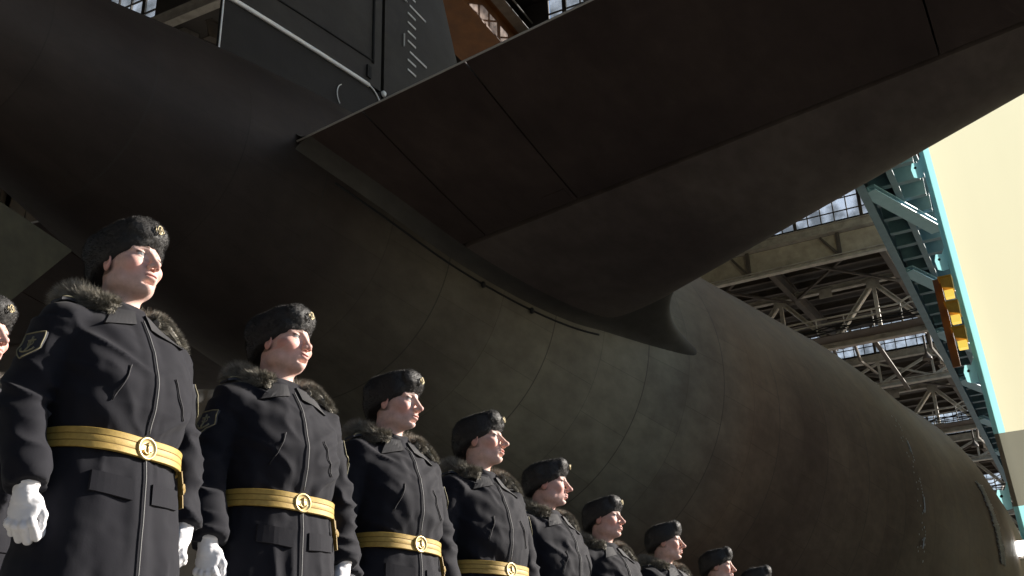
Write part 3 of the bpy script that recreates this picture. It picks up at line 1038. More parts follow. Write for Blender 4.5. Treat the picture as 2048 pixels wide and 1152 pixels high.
for z in (18.2, 17.1, 16.0):
    p_ = gpt(0, z) + np.array([-0.45, 0.27, 0])
    hb_ = MB().add([p_ + np.array(q) for q in ((-0.25, -0.26, 0.58), (-0.25, 0.21, 0.58), (0.25, 0.21, 0.58), (0.25, -0.26, 0.58),
                                               (-0.25, -0.26, 0.05), (-0.25, 0.17, 0.2), (0.25, 0.17, 0.2), (0.25, -0.26, 0.05))],
                   [(0, 1, 2, 3), (7, 6, 5, 4), (0, 4, 5, 1), (1, 5, 6, 2), (2, 6, 7, 3), (3, 7, 4, 0)])
    hb_.box(p_ + np.array([-0.02, 0.0, 0.61]), (0.55, 0.54, 0.06))
    hb_.build('warning_lamp', M['amber'], gate)
    MB().box(p_ + np.array([-0.03, -0.05, -0.10]), (0.3, 0.34, 0.30)).build('lamp_glass', M['lampglass'], gate)
MB().beam(gpt(-0.1, 15.2) + np.array([-0.1, 0.56, 0]), gpt(-0.1, 19.0) + np.array([-0.1, 0.50, 0]), 0.3, 0.07).build('lamp_rail', M['orange'], gate)

# tall panel added out of view to the right, keeps the sun off the hull
sun_blocker = empty('gate_or_blocker', (39, -10, -1.4))
tag(sun_blocker, 'towering beige panel with plain sheeting, added out of view to shade the hull', 'gate')
l2 = MB()
for x in np.arange(25.0, 52.5, 2.0): l2.box((x + 1 - 39, 0.05 * (int(x / 2) % 2), 16.2), (1.98, 0.4, 32))
l2.build('sheeting', M['panel'], sun_blocker)
MB().box((0, 0.5, 0.3), (28, 0.5, 0.6)).box((0, 0.5, 16), (28, 0.5, 0.6)).box((0, 0.5, 31.8), (28, 0.5, 0.6)).build('rails', M['steel'], sun_blocker)

# lit floodlight beyond the hull
fl = empty('floodlight', (40.0, 2.05, -0.0))
tag(fl, 'small white floodlight shining on a mast at the right edge beyond the hull', 'floodlight')
MB().tube([(0, 0, 0), (0, 0, 7.0)], 0.05, 8).box((0, 0, 0.05), (0.5, 0.5, 0.1)).build('mast', M['steel_dark'], fl)
MB().box((0.12, 0.38, 7.15), (0.2, 0.66, 0.5)).box((0.05, 0.38, 6.85), (0.1, 0.8, 0.06)).build('housing', M['steel'], fl)
MB().box((0.0, 0.38, 7.15), (0.05, 0.60, 0.44)).build('lens', M['lamp'], fl)


# ------------------------------------------------------------------ sailors
TZ = np.array([0.40, 0.50, 0.62, 0.80, 0.96, 1.04, 1.07, 1.11, 1.18, 1.26, 1.37, 1.44, 1.49, 1.53, 1.57])
TRX = np.array([.205, .20, .195, .182, .172, .160, .155, .162, .176, .182, .166, .140, .110, .085, .06])
TRY = np.array([.275, .275, .268, .255, .238, .222, .216, .222, .236, .245, .245, .228, .185, .115, .07])
TOX = np.array([.015, .015, .015, .02, .025, .025, .025, .027, .03, .025, .010, -.002, -.01, -.012, -.012])


def torso_r(z, fat=1.0):
    return np.interp(z, TZ, TRX) * fat, np.interp(z, TZ, TRY) * (1 + (fat - 1) * 0.6), np.interp(z, TZ, TOX)


def build_coat(seed, fat, vox, armL, armR):
    F = Field((-0.34, -0.46, 0.52), (0.34, 0.46, 1.60), vox)
    rx, ry, ox = torso_r(F.Z, fat)
    e = (np.abs((F.X - ox) / rx) ** 2.3 + np.abs(F.Y / ry) ** 2.3) ** (1 / 2.3)
    F.d = ((e - 1) * rx * 0.9).astype(np.float32)
    F.d = np.maximum(F.d, 0.545 - F.Z)
    F.d = np.maximum(F.d, F.Z - 1.565)
    for s, (ex, ey, wx, wy) in ((1, armL), (-1, armR)):
        sh = (-0.012, s * 0.212 * fat, 1.43); el = (ex, s * ey, 1.155); wr = (wx, s * wy, 0.905)
        F.add(F.ell(sh, (0.085, 0.075, 0.075)), 0.035)
        F.add(F.cap(sh, el, 0.083, 0.072), 0.022)
        cuff = F.cap(el, wr, 0.072, 0.060)
        ax = np.array(wr) - np.array(el); ax /= np.linalg.norm(ax)
        cut = (F.X - wr[0]) * ax[0] + (F.Y - wr[1]) * ax[1] + (F.Z - wr[2]) * ax[2]
        F.add(np.maximum(cuff, cut - 0.01), 0.012)
    p, q = F.mesh()
    n = vnormals(p, q)
    x, y, z = p.T
    arm = np.clip((np.abs(y) - 0.225 * fat) / 0.03, 0, 1) * (z < 1.44)
    ridge = lambda v: 1 - np.abs(2 * v - 1) * 1.0
    d = 0.010 * (vnoise(p * [7, 7, 6], seed) - 0.5)
    d += 0.019 * (ridge(vnoise(np.c_[x * 7 + z * 5, y * 7, z * 16 - np.abs(y) * 9], seed + 1)) - 0.6) * (1 - arm) * np.clip((z - 0.98) / 0.1, 0, 1)
    d += 0.026 * (ridge(vnoise(np.c_[x * 9, y * 9, z * 23 + x * 10], seed + 2)) - 0.55) * arm * (0.45 + 0.9 * np.exp(-((z - 1.15) / 0.10) ** 2) + 0.5 * np.exp(-((z - 0.96) / 0.06) ** 2))
    ang = np.arctan2(y, x)
    gath = np.exp(-((z - 1.068) / 0.10) ** 2) * (1 - arm)
    d += 0.011 * gath * (ridge(vnoise(np.c_[ang * 5.2, z * 3, z * 0 + 3], seed + 3)) - 0.6)
    sk = np.clip((1.02 - z) / 0.3, 0, 1) * (1 - arm)
    d += 0.022 * sk * (ridge(vnoise(np.c_[ang * 3.1 + z * 1.2, z * 2.0, z * 0 + 5], seed + 4)) - 0.6)
    d += 0.004 * (vnoise(p * 30, seed + 5) - 0.5)
    # flat placket down the front
    pl = np.exp(-(y / 0.035) ** 4) * (x > 0)
    d = d * (1 - 0.6 * pl) + 0.004 * pl
    return F, p + n * d[:, None], q


def ray_to(bvh, origin, direc, t0, t1, n=260):
    h = bvh.ray_cast(Vector(origin), Vector(direc), t1)[0]
    return None if h is None else np.array(h)


def ray_field(F, origin, direc, t0, t1, n=260):
    """first hit going from t0 to t1 along the ray"""
    t = np.linspace(t0, t1, n)
    P = np.array(origin)[None] + t[:, None] * np.array(direc)[None]
    s = F.sample(P)
    k = np.where(s < 0)[0]
    if len(k) == 0: return None
    k = k[0]
    if k == 0: return P[0]
    a = s[k - 1] / (s[k - 1] - s[k])
    return P[k - 1] * (1 - a) + P[k] * a


def head_field(vox, fp):
    F = Field((-0.16, -0.12, -0.24), (0.155, 0.12, 0.145), vox)
    jw, nz, ck, chn = fp['jaw'], fp['nose'], fp['cheek'], fp['chin']
    F.d = F.ell((-0.012, 0, 0.028), (0.098, 0.077, 0.092)).astype(np.float32)
    F.add(F.ell((0.030, 0, -0.035), (0.060, 0.060 * jw, 0.082)), 0.03)
    F.add(F.ell((0.026, 0, -0.080), (0.052, 0.052 * jw, 0.038)), 0.03)
    F.add(F.ell((0.070, 0, -0.105), (0.022 + 0.004 * chn, 0.024, 0.018)), 0.022)
    for s in (-1, 1):
        F.add(F.ell((0.058, s * 0.044, -0.032), (0.030, 0.024 * ck, 0.024)), 0.02)
        F.add(F.ell((0.010, s * 0.055 * jw, -0.075), (0.03, 0.014, 0.026)), 0.022)
        F.add(F.cap((0.088, s * 0.012, 0.021), (0.070, s * 0.050, 0.018), 0.0105, 0.009), 0.012)
    F.add(F.ell((0.066, 0, -0.070), (0.034, 0.034, 0.030)), 0.018)
    for s in (-1, 1): F.sub(F.ell((0.098, s * 0.033, 0.000), (0.020, 0.019, 0.0125)), 0.012)
    F.add(F.cap((0.090, 0, 0.012), (0.112 + 0.006 * nz, 0, -0.036), 0.0085, 0.0115), 0.010)
    F.add(F.ell((0.113 + 0.007 * nz, 0, -0.038), (0.013, 0.0115, 0.0105)), 0.006)
    for s in (-1, 1):
        F.add(F.ell((0.104, s * 0.0135, -0.042), (0.012, 0.0075, 0.0085)), 0.006)
        F.sub(F.ell((0.112, s * 0.0075, -0.051), (0.005, 0.0042, 0.006)), 0.002)
    Z0 = F.Z
    F.Z = F.Z - fp.get('smile', 0.0) * F.Y ** 2
    F.add(F.ell((0.096, 0, -0.0665), (0.0105, 0.024, 0.0062)), 0.005)
    F.add(F.ell((0.094, 0, -0.0775), (0.0110, 0.020, 0.0072)), 0.005)
    F.sub(F.ell((0.106, 0, -0.0718), (0.013, 0.024, 0.0016 + 0.004 * fp.get('open', 0))), 0.0018)
    F.Z = Z0
    F.sub(F.ell((0.090, 0, -0.091), (0.010, 0.024, 0.005)), 0.010)
    for s in (-1, 1):
        F.add(F.ell((0.0745, s * 0.0325, -0.001), (0.0132, 0.0132, 0.0132)), 0.002)
        F.add(F.ell((0.0800, s * 0.0330, 0.0078), (0.0100, 0.0160, 0.0046)), 0.004)
        F.add(F.ell((0.0785, s * 0.0330, -0.0098), (0.0095, 0.0150, 0.0036)), 0.005)
        er = F.ell((-0.008, s * 0.079, -0.012), (0.020, 0.0085, 0.033), yaw=s * 0.35, pit=-0.15)
        F.add(er, 0.006)
        F.sub(F.ell((-0.003, s * 0.088, -0.008), (0.010, 0.006, 0.018)), 0.005)
    F.add(F.cap((-0.022, 0, -0.06), (-0.040, 0, -0.235), 0.056 * (0.6 + 0.4 * jw), 0.064), 0.022)
    p, q = F.mesh()
    x, y, z = p.T
    C = np.tile(np.array(fp['skin']), (len(p), 1))

    C *= (1 + 0.16 * (vnoise(p * 75, 5) - 0.5) + 0.14 * (vnoise(p * 200, 6) - 0.5))[:, None]

    def paint(mask, col):
        m_ = np.clip(mask, 0, 1)[:, None]
        C[:] = C * (1 - m_) + np.array(col) * m_
    sk = np.array(fp['skin'])
    paint(0.95 * np.exp(-(((x - 0.070) / 0.035) ** 2 + ((np.abs(y) - 0.047) / 0.026) ** 2 + ((z + 0.042) / 0.028) ** 2)), sk * [1.04, 0.72, 0.70])
    paint(0.6 * np.exp(-(((x - 0.122) / 0.014) ** 2 + (y / 0.016) ** 2 + ((z + 0.040) / 0.014) ** 2)), sk * [1.0, 0.66, 0.64])
    paint(0.55 * (np.abs(y) > 0.074) * (z < 0.03) * (z > -0.05), sk * [1.0, 0.68, 0.65])
    z = z - fp.get('smile', 0.0) * y ** 2
    lips = np.exp(-((y / 0.022) ** 4)) * np.exp(-(((z + 0.072) / 0.0095) ** 4)) * (x > 0.085)
    paint(0.75 * lips, sk * [0.82, 0.46, 0.46])
    z = p[:, 2]
    brow = np.exp(-(((z - 0.0225 - 0.004 * np.cos((np.abs(y) - 0.032) * 60)) / 0.0052) ** 4)) * (np.abs(y) > 0.012) * (np.abs(y) < 0.054) * (x > 0.055)
    paint(0.92 * brow, fp['hair'])
    hairm = np.clip((0.012 - x) / 0.02, 0, 1) * (z > -0.046 + 0.25 * np.clip(-x - 0.02, 0, 1)) * (np.abs(y) < 0.074 + (z > 0.02) * 0.02)
    paint(0.65 * hairm, fp['hair'])
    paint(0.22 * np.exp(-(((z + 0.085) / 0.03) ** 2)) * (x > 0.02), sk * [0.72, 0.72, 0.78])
    for s in (-1, 1):
        r = np.sqrt((x - 0.0745) ** 2 + (y - s * 0.0325) ** 2 + (z + 0.001) ** 2)
        ey = (r < 0.0143) & (x > 0.080) & (z < 0.0046) & (z > -0.0066)
        paint(1.0 * ey, (0.48, 0.46, 0.45))
        iris = ey & (np.hypot(y - s * 0.0325 - fp.get('gaze', 0.0), z + 0.001) < 0.0072)
        paint(1.0 * iris, (0.035, 0.045, 0.05))
        lash = np.exp(-(((z - 0.0052) / 0.0022) ** 2)) * (np.abs(y - s * 0.033) < 0.017) * (x > 0.078) * (r < 0.020)
        paint(0.95 * lash, (0.06, 0.04, 0.035))
    for s in (-1, 1):
        paint(0.9 * np.exp(-(((x - 0.112) / 0.007) ** 2 + ((y - s * 0.0075) / 0.0045) ** 2 + ((z + 0.0485) / 0.004) ** 2)), (0.08, 0.03, 0.03))
    slit = np.exp(-(((z + 0.0718) / 0.0018) ** 2)) * (np.abs(y) < 0.023) * (x > 0.080)
    paint(0.7 * slit, (0.12, 0.035, 0.035))
    return p, q, C


def cap_field(vox, puff):
    F = Field((-0.185, -0.155, -0.10), (0.18, 0.155, 0.22), vox)
    k = np.sqrt(((F.X + 0.010) / 0.124) ** 2 + (F.Y / 0.107) ** 2)
    side = (k - 1) * 0.112
    low = -0.004 + 0.40 * F.X - 0.10 * np.clip(-F.X - 0.03, 0, 1)
    up = 0.122 + 0.22 * F.X
    slab = np.maximum(low - F.Z, F.Z - up)
    band = -smin(-side, -slab, 0.045)
    F.d = (band - 0.004).astype(np.float32)
    F.add(F.ell((-0.006, 0, 0.072), (0.102, 0.090, 0.068 * puff)), 0.012)
    F.add(F.ell((0.084, 0, 0.100), (0.044, 0.084, 0.054)), 0.006)
    F.add(F.ell((-0.095, 0, 0.015), (0.045, 0.085, 0.07)), 0.02)
    for s in (-1, 1): F.add(F.ell((-0.045, s * 0.086, 0.058), (0.075, 0.030, 0.058), pit=0.35), 0.006)
    # hollow for the head
    F.sub(F.ell((-0.010, 0, 0.020), (0.094, 0.073, 0.085)), 0.004)
    F.sub(F.cap((0.02, 0, 0.0), (0.03, 0, -0.2), 0.070, 0.070), 0.006)
    p, q = F.mesh()
    return p, q


def build_glove():
    F = Field((-0.09, -0.06, -0.20), (0.09, 0.10, 0.06), 0.0028)
    F.d = F.cap((0, 0, 0.05), (0, 0, -0.02), 0.036, 0.032).astype(np.float32)
    F.add(F.ell((0.002, 0.002, -0.055), (0.043, 0.021, 0.055)), 0.014)
    F.add(F.ell((0.030, 0.012, -0.040), (0.022, 0.022, 0.034)), 0.012)
    bases = [(0.034, 0.0, -0.092), (0.012, -0.003, -0.100), (-0.011, -0.002, -0.097), (-0.032, 0.002, -0.088)]
    Ls = [(0.042, 0.030, 0.024), (0.047, 0.033, 0.025), (0.044, 0.031, 0.024), (0.034, 0.024, 0.021)]
    curl = [(0.75, 2.15, 3.15), (0.85, 2.25, 3.25), (0.90, 2.30, 3.3), (1.0, 2.4, 3.4)]
    for b, L, c, r in zip(bases, Ls, curl, (0.0132, 0.0138, 0.0132, 0.0120)):
        a = np.array(b); ch = None
        F.add(F.ell(a + [0, -0.004, 0], (0.0135, 0.014, 0.015)), 0.006)
        for l, t, rr in zip(L, c, (r, r * 0.95, r * 0.88)):
            e = a + l * np.array([0.06 * b[0] / 0.03, math.sin(t), -math.cos(t)])
            dd = F.cap(a, e, rr, rr * 0.93)
            ch = dd if ch is None else smin(ch, dd, 0.004)
            a = e
        F.add(ch, 0.0025)
    t0 = np.array([0.036, 0.010, -0.030]); t1 = np.array([0.052, 0.020, -0.062]); t2 = np.array([0.047, 0.032, -0.090]); t3 = np.array([0.036, 0.042, -0.110])
    th_ = smin(smin(F.cap(t0, t1, 0.015, 0.0125), F.cap(t1, t2, 0.0125, 0.011), 0.004), F.cap(t2, t3, 0.011, 0.0095), 0.004)
    F.add(th_, 0.005)
    # cuff edge
    k = np.sqrt(F.X ** 2 + F.Y ** 2)
    F.add(np.maximum(np.abs(F.Z - 0.022) - 0.006, k - 0.0385), 0.003)
    p, q = F.mesh()
    n = vnormals(p, q)
    p = p + n * (0.0022 * (vnoise(p * 85, 3) - 0.5) + 0.0016 * (vnoise(p * [50, 50, 190], 4) - 0.5))[:, None]
    return p, q


GLOVE = build_glove()


def sample_surface(p, q, n, rngl):
    a, b, c, d = (p[q[:, i]] for i in range(4))
    ar = np.linalg.norm(np.cross(c - a, d - b), axis=1)
    k = rngl.choice(len(q), n, p=ar / ar.sum())
    u, v = rngl.random(n)[:, None], rngl.random(n)[:, None]
    P = (a[k] * (1 - u) + b[k] * u) * (1 - v) + (d[k] * (1 - u) + c[k] * u) * v
    nr = np.cross(c[k] - a[k], d[k] - b[k]); nr /= np.linalg.norm(nr, axis=1, keepdims=True) + 1e-12
    return P, nr


def rotz(p, a):
    a = np.broadcast_to(a, (len(p),))
    c, s = np.cos(a), np.sin(a)
    return np.c_[c * p[:, 0] - s * p[:, 1], s * p[:, 0] + c * p[:, 1], p[:, 2]]


EYE_Z, NECK_X = 1.722, 0.012


def sailor(X, Y, body_a, face_a, height, fp, label, seed, vox=(0.0032, 0.009), fat=1.0, dens=1.0, tilt=0.06, roll=0.0, cat='person',
           group=None, badge=True, boards=1, belted=True, armL=(-0.02, 0.300, 0.045, 0.300), armR=(-0.015, 0.300, 0.080, 0.305), puff=1.0):
    rl = np.random.default_rng(seed)
    root = empty('person', (X, Y, 0.0), R(body_a), height / 1.83)
    tag(root, label, cat, group)
    yaw = R(face_a - body_a)

    def to_body(p, lower=False):
        """head frame -> body frame, the neck twisting and bending smoothly"""
        p = np.array(p, float)
        w = np.clip((p[:, 2] + 0.20) / 0.12, 0, 1); w = w * w * (3 - 2 * w)
        t = tilt * w
        c, s = np.cos(t), np.sin(t)
        x, z = p[:, 0] + 0.03, p[:, 2] + 0.09
        p = np.c_[c * x - s * z - 0.03, p[:, 1], s * x + c * z - 0.09]
        cr_, sr_ = np.cos(roll * w), np.sin(roll * w)
        p = np.c_[p[:, 0], cr_ * p[:, 1] - sr_ * (p[:, 2] + 0.1), sr_ * p[:, 1] + cr_ * (p[:, 2] + 0.1) - 0.1]
        p = rotz(p, yaw * w)
        p = p * (1 + 0.075 * w)[:, None]
        return p + [NECK_X, 0, EYE_Z]

    # body: head, neck, trunk and legs as one mesh
    hp, hq, hc = head_field(vox[0], fp)
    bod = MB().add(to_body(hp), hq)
    FB = Field((-0.2, -0.25, 0.05), (0.2, 0.25, 1.56), 0.022)
    FB.d = FB.ell((0, 0, 1.2), (0.11, 0.165, 0.30)).astype(np.float32)
    FB.add(FB.ell((0, 0, 0.95), (0.11, 0.155, 0.14)), 0.05)
    FB.add(FB.cap((-0.02, 0, 1.55), (-0.01, 0, 1.35), 0.06, 0.09), 0.03)
    for s in (-1, 1): FB.add(FB.cap((0, s * 0.09, 0.92), (-0.01, s * 0.10, 0.10), 0.085, 0.05), 0.03)
    bp_, bq_ = FB.mesh()
    bod.add(bp_, bq_)
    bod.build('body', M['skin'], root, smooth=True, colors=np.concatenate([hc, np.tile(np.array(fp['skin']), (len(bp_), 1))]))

    # fur cap
    cp, cq = cap_field(max(vox[0] * 1.3, 0.004), puff)
    cn = vnormals(cp, cq)
    cp = cp + cn * (0.007 * (vnoise(cp * 24, seed) - 0.5) + 0.003 * (vnoise(cp * 95, seed + 9) - 0.5))[:, None]
    cp = cp * [0.925, 0.925, 0.93] + [-0.002, 0, -0.008]
    cm = MB().add(to_body(cp), cq)
    nh = int(15000 * dens)
    P_, N_ = sample_surface(cp, cq, nh, rl)
    comb = np.c_[-0.35 * np.ones(nh), 0.25 * np.sign(P_[:, 1]), -0.35 * np.ones(nh)]
    clump = np.c_[vnoise(P_ * 80, seed + 1), vnoise(P_ * 80, seed + 2), vnoise(P_ * 80, seed + 3)] - 0.5
    D_ = N_ + 0.9 * comb + 0.7 * clump + 0.3 * rl.normal(size=(nh, 3)); D_ /= np.linalg.norm(D_, axis=1, keepdims=True)
    tip = to_body(P_ + D_ * 0.01); b0 = to_body(P_)
    dd = tip - b0; dd /= np.linalg.norm(dd, axis=1, keepdims=True)
    cm.hairs(b0 - dd * 0.002, dd, rl.uniform(0.006, 0.012, nh), 0.0016 / max(dens, 0.3) ** 0.5)
    cap_o = cm.build('fur_cap', M['fur'], root, smooth=True)
    if badge:
        def bd(p_): return to_body(np.array(p_, float) * [0.925, 0.925, 0.93] + [-0.002, 0, -0.008])
        bg_ = MB(); xf = 0.1375
        tt = np.linspace(0, 2 * math.pi, 21)[:-1]
        ring = [(xf, 0.0105 * math.cos(a), 0.098 + 0.015 * math.sin(a)) for a in tt]
        bg_.tube(bd(ring), 0.0020, 6, closed=True)
        for s in (-1, 1):
            bg_.tube(bd([(xf - 0.003, s * 0.013, 0.086), (xf - 0.001, s * 0.018, 0.096), (xf - 0.003, s * 0.017, 0.110)]), [0.0015, 0.0022, 0.001], 6)
        bg_.tube(bd([(xf + .002, 0, 0.088), (xf + .003, 0, 0.111)]), 0.0018, 5)
        bg_.tube(bd([(xf + .002, -0.007, 0.106), (xf + .003, 0.007, 0.106)]), 0.0016, 5)
        bg_.tube(bd([(xf + .003, 0.008 * math.cos(a), 0.096 + 0.009 * math.sin(a)) for a in np.linspace(3.3, 6.1, 8)]), 0.0016, 5)
        bg_.build('cap_badge', M['badge'], cap_o, smooth=True)

    # coat
    F, kp, kq = build_coat(seed, fat, vox[1], armL, armR)
    F = BVHTree.FromPolygons(kp.tolist(), kq.tolist())
    coat = MB().add(kp, kq).build('coat', M['coat'], root, smooth=True)

    def front(y, z, off=0.0):
        h_ = ray_to(F, (0.36, y, z), (-1, 0, 0), 0, 0.5)
        if h_ is None: h_ = np.array([0.05, y, z])
        return h_ + np.array([off, 0, 0])

    pl = [front(0.004, z, 0.006) for z in np.linspace(1.50, 1.105, 26)]
    pl2 = [front(0.004, z, 0.006) for z in np.linspace(1.025, 0.56, 24)]
    MB().tube(pl, 0.0027, 5).tube(pl2, 0.0027, 5).build('front_piping', M['piping'], coat, smooth=True)

    def flap(pts, name, m, off=0.008, n=(8, 5), up_=front):
        q_ = np.array(pts, float); rows = []
        for v in np.linspace(0, 1, n[1]):
            a = q_[0] * (1 - v) + q_[3] * v; b = q_[1] * (1 - v) + q_[2] * v
            rows.append([up_(*(a * (1 - u) + b * u), off) for u in np.linspace(0, 1, n[0])])
        rows = np.array(rows)
        yz = rows[:, :, 1:].reshape(-1, 2); a_ = np.c_[np.ones(len(yz)), yz, yz ** 2, yz[:, :1] * yz[:, 1:]]
        fit_ = np.linalg.lstsq(a_, rows[:, :, 0].ravel(), rcond=None)[0]
        rows[:, :, 0] = 0.75 * (a_ @ fit_).reshape(rows.shape[:2]) + 0.25 * rows[:, :, 0] + 0.003
        back = rows - np.array([off + 0.012, 0, 0])
        f_ = MB().grid(rows)
        br = np.concatenate([rows[0], rows[1:, -1], rows[-1, ::-1][1:], rows[::-1, 0][1:]])
        bb = np.concatenate([back[0], back[1:, -1], back[-1, ::-1][1:], back[::-1, 0][1:]])
        f_.grid(np.stack([br, bb], 1))
        return f_.build(name, m, coat, smooth=False)

    for s in (-1, 1):
        flap([(s * 0.035, 0.955), (s * 0.160, 0.965), (s * 0.163, 0.905), (s * 0.035, 0.893)], 'pocket_flap', M['coat'], 0.005)
        sl = [front(s * (0.085 + 0.05 * t), 1.305 - 0.125 * t, 0.004) for t in np.linspace(0, 1, 10)]
        sl2 = [front(s * (0.098 + 0.05 * t), 1.310 - 0.125 * t, 0.004) for t in np.linspace(0, 1, 10)]
        MB().tube(sl, 0.0026, 5).build('pocket_seam', M['coat_edge'], coat, smooth=True)
        flap([(s * 0.022, 1.530), (s * 0.085, 1.525), (s * 0.150, 1.440), (s * 0.030, 1.475)], 'lapel', M['coat_edge'], 0.007)

    # stand-up collar, scarf
    def ring_band(name, m, rx, ry, z0, z1, open_a, flare, parent, thick=0.01, drop=0.03):
        an = np.linspace(open_a, 2 * math.pi - open_a, 40)
        rows = []
        for a in an:
            ca, sa = math.cos(a), math.sin(a)
            dz = -drop * (0.5 + 0.5 * ca)
            rows.append([(-0.018 + (rx + fl) * ca, (ry + fl) * sa, z + dz) for fl, z in
                         ((0, z0), (flare * 0.5, (z0 + z1) / 2), (flare, z1), (flare - thick, z1), (flare * 0.5 - thick, (z0 + z1) / 2), (-thick, z0))])
        return MB().grid(rows).build(name, m, parent, smooth=True)
    ring_band('collar', M['coat'], 0.088, 0.098, 1.475, 1.575, 0.30, 0.012, coat, 0.016, 0.045)
    ring_band('scarf', M['scarf'], 0.066, 0.070, 1.49, 1.562, 0.10, 0.006, root, 0.006, 0.045)

    # fur collar lying over the shoulders
    fc = MB()
    an = np.linspace(0.55, 2 * math.pi - 0.55, 40)
    path = np.array([(-0.030 + 0.120 * math.cos(a), 0.150 * math.sin(a), 1.575 - 0.060 * (0.5 + 0.5 * math.cos(a)) ** 1.5) for a in an])
    rad = 0.026 + 0.018 * np.clip(-np.cos(an) + 0.3, 0, 1)
    fc.tube(path, rad * np.where((np.arange(40) < 3) | (np.arange(40) > 36), 0.6, 1.0), 10)
    nf = int(12000 * dens)
    ti = rl.random(nf) * 38.99
    i0 = ti.astype(int); fr_ = (ti - i0)[:, None]
    cpt = path[i0] * (1 - fr_) + path[i0 + 1] * fr_
    tan = path[i0 + 1] - path[i0]; tan /= np.linalg.norm(tan, axis=1, keepdims=True)
    rr_ = rad[i0]
    out = cpt - np.array([-0.022, 0, 0]); out[:, 2] = 0; out /= np.linalg.norm(out, axis=1, keepdims=True)
    upv = np.cross(out, tan); upv *= np.sign(upv[:, 2:3])
    ph = rl.uniform(-0.9, 2.7, nf)[:, None]
    nrm = np.cos(ph) * out + np.sin(ph) * upv
    base = cpt + nrm * (rr_[:, None] * 0.9)
    cl_ = np.c_[vnoise(base * 42, seed + 21), vnoise(base * 42, seed + 22), vnoise(base * 42, seed + 23)] - 0.5
    Df = nrm + 0.45 * out + np.array([0, 0, -0.05]) + 1.5 * cl_ + 0.35 * rl.normal(size=(nf, 3)); Df /= np.linalg.norm(Df, axis=1, keepdims=True)
    fc.hairs(base, Df, rl.uniform(0.026, 0.056, nf) * (0.55 + 0.45 * np.clip(-np.cos(an[i0]) + 0.9, 0, 1)), 0.0022 / max(dens, 0.3) ** 0.5)
    # the hood's fur edge runs on over the left shoulder
    hp_ = np.array([(0.060, 0.085, 1.545), (0.072, 0.130, 1.525), (0.064, 0.180, 1.500), (0.040, 0.232, 1.470)])
    tt_ = np.linspace(0, 3, 14)
    hp_ = np.stack([np.interp(tt_, np.arange(4), hp_[:, k]) for k in range(3)], 1)
    fc.tube(hp_, np.linspace(0.017, 0.008, 14), 8)
    nh2 = int(3000 * dens)
    t2 = rl.random(nh2) * 12.99; i2 = t2.astype(int); f2 = (t2 - i2)[:, None]
    b2 = hp_[i2] * (1 - f2) + hp_[i2 + 1] * f2
    cl2 = np.c_[vnoise(b2 * 42, seed + 31), vnoise(b2 * 42, seed + 32), vnoise(b2 * 42, seed + 33)] - 0.5
    d2 = rl.normal(size=(nh2, 3)) * 0.5 + np.array([0.25, 0.3, 0.8]) + 1.2 * cl2; d2 /= np.linalg.norm(d2, axis=1, keepdims=True)
    fc.hairs(b2 + d2 * 0.006, d2, rl.uniform(0.014, 0.034, nh2), 0.0022 / max(dens, 0.3) ** 0.5)
    fc.build('fur_collar', M['collar_fur'], root, smooth=False)

    # gold belt with buckle
    bz = 1.068
    prof = [(-0.030, -0.004), (-0.030, 0.0085), (-0.0285, 0.010), (-0.0125, 0.0104), (-0.0105, 0.0094), (-0.0085, 0.0104), (0.0085, 0.0104), (0.0105, 0.0094), (0.0125, 0.0104), (0.0285, 0.010), (0.030, 0.0085), (0.030, -0.004)]
    rows = []
    an = np.linspace(0, 2 * math.pi, 97)[:-1]

    def belt_pt(a, dz, off):
        z = bz + dz - 0.010 * math.cos(a)
        rx, ry, ox = torso_r(bz + dz * 0.5, fat)
        ca, sa = math.cos(a), math.sin(a)
        r = (abs(ca / rx) ** 2.3 + abs(sa / ry) ** 2.3) ** (-1 / 2.3) + 0.010 + off + 0.003 * math.sin(a * 5 + seed)
        return (ox + r * ca, r * sa, z)
    bl_ = MB()
    rows = np.array([[belt_pt(a, dz, off) for dz, off in prof] for a in an])
    nb = len(prof)
    F_ = []; MI = []
    for i in range(96):
        i2 = (i + 1) % 96
        for j in range(nb - 1):
            F_.append((i * nb + j, i2 * nb + j, i2 * nb + j + 1, i * nb + j + 1)); MI.append(1 if j in (3, 4, 6, 7) else 0)
    bl_.v.append(rows.reshape(-1, 3)); bl_.f += F_; bl_.m += MI; bl_.n += len(rows) * nb
    if belted:
        belt = bl_.build('belt', [M['gold'], M['gold_dark']], root, smooth=True)
        es_ = belt.modifiers.new('edge', 'EDGE_SPLIT'); es_.split_angle = R(24)
        bc = np.array(belt_pt(0.0, 0.0, 0.008))
        bk = MB().disc(bc, (1, 0, 0), [(0.034, 0), (0.036, 0.004), (0.035, 0.009), (0.030, 0.011), (0.028, 0.007), (0.012, 0.009), (0.001, 0.009)], 28)
        xo = 0.0115
        bk.tube(bc + np.array([(xo, 0, -0.018), (xo, 0, 0.018)]), 0.0028, 6)
        bk.tube(bc + np.array([(xo, -0.010, 0.011), (xo, 0.010, 0.011)]), 0.0024, 6)
        bk.tube(bc + np.array([(xo, 0.016 * math.cos(a), -0.004 + 0.014 * math.sin(a)) for a in np.linspace(3.3, 6.1, 9)]), 0.0026, 6)
        bk.build('buckle', M['brass'], belt, smooth=True)
        sp = MB()
        for a, l in ((0.95, 0.075), (1.12, 0.11)):
            t = np.array(belt_pt(a, -0.03, 0.008))
            sp.beam(t, t + np.array([0.012, 0.006, -l]), 0.004, 0.016, up=(1, 0.2, 0))
            sp.disc(t + np.array([0.012, 0.005, -0.05]), (1, 0.5, 0), [(0.011, 0), (0.011, 0.006), (0.006, 0.008)], 12)
        sp.build('dirk_strap', M['gold_dark'], belt, smooth=False)

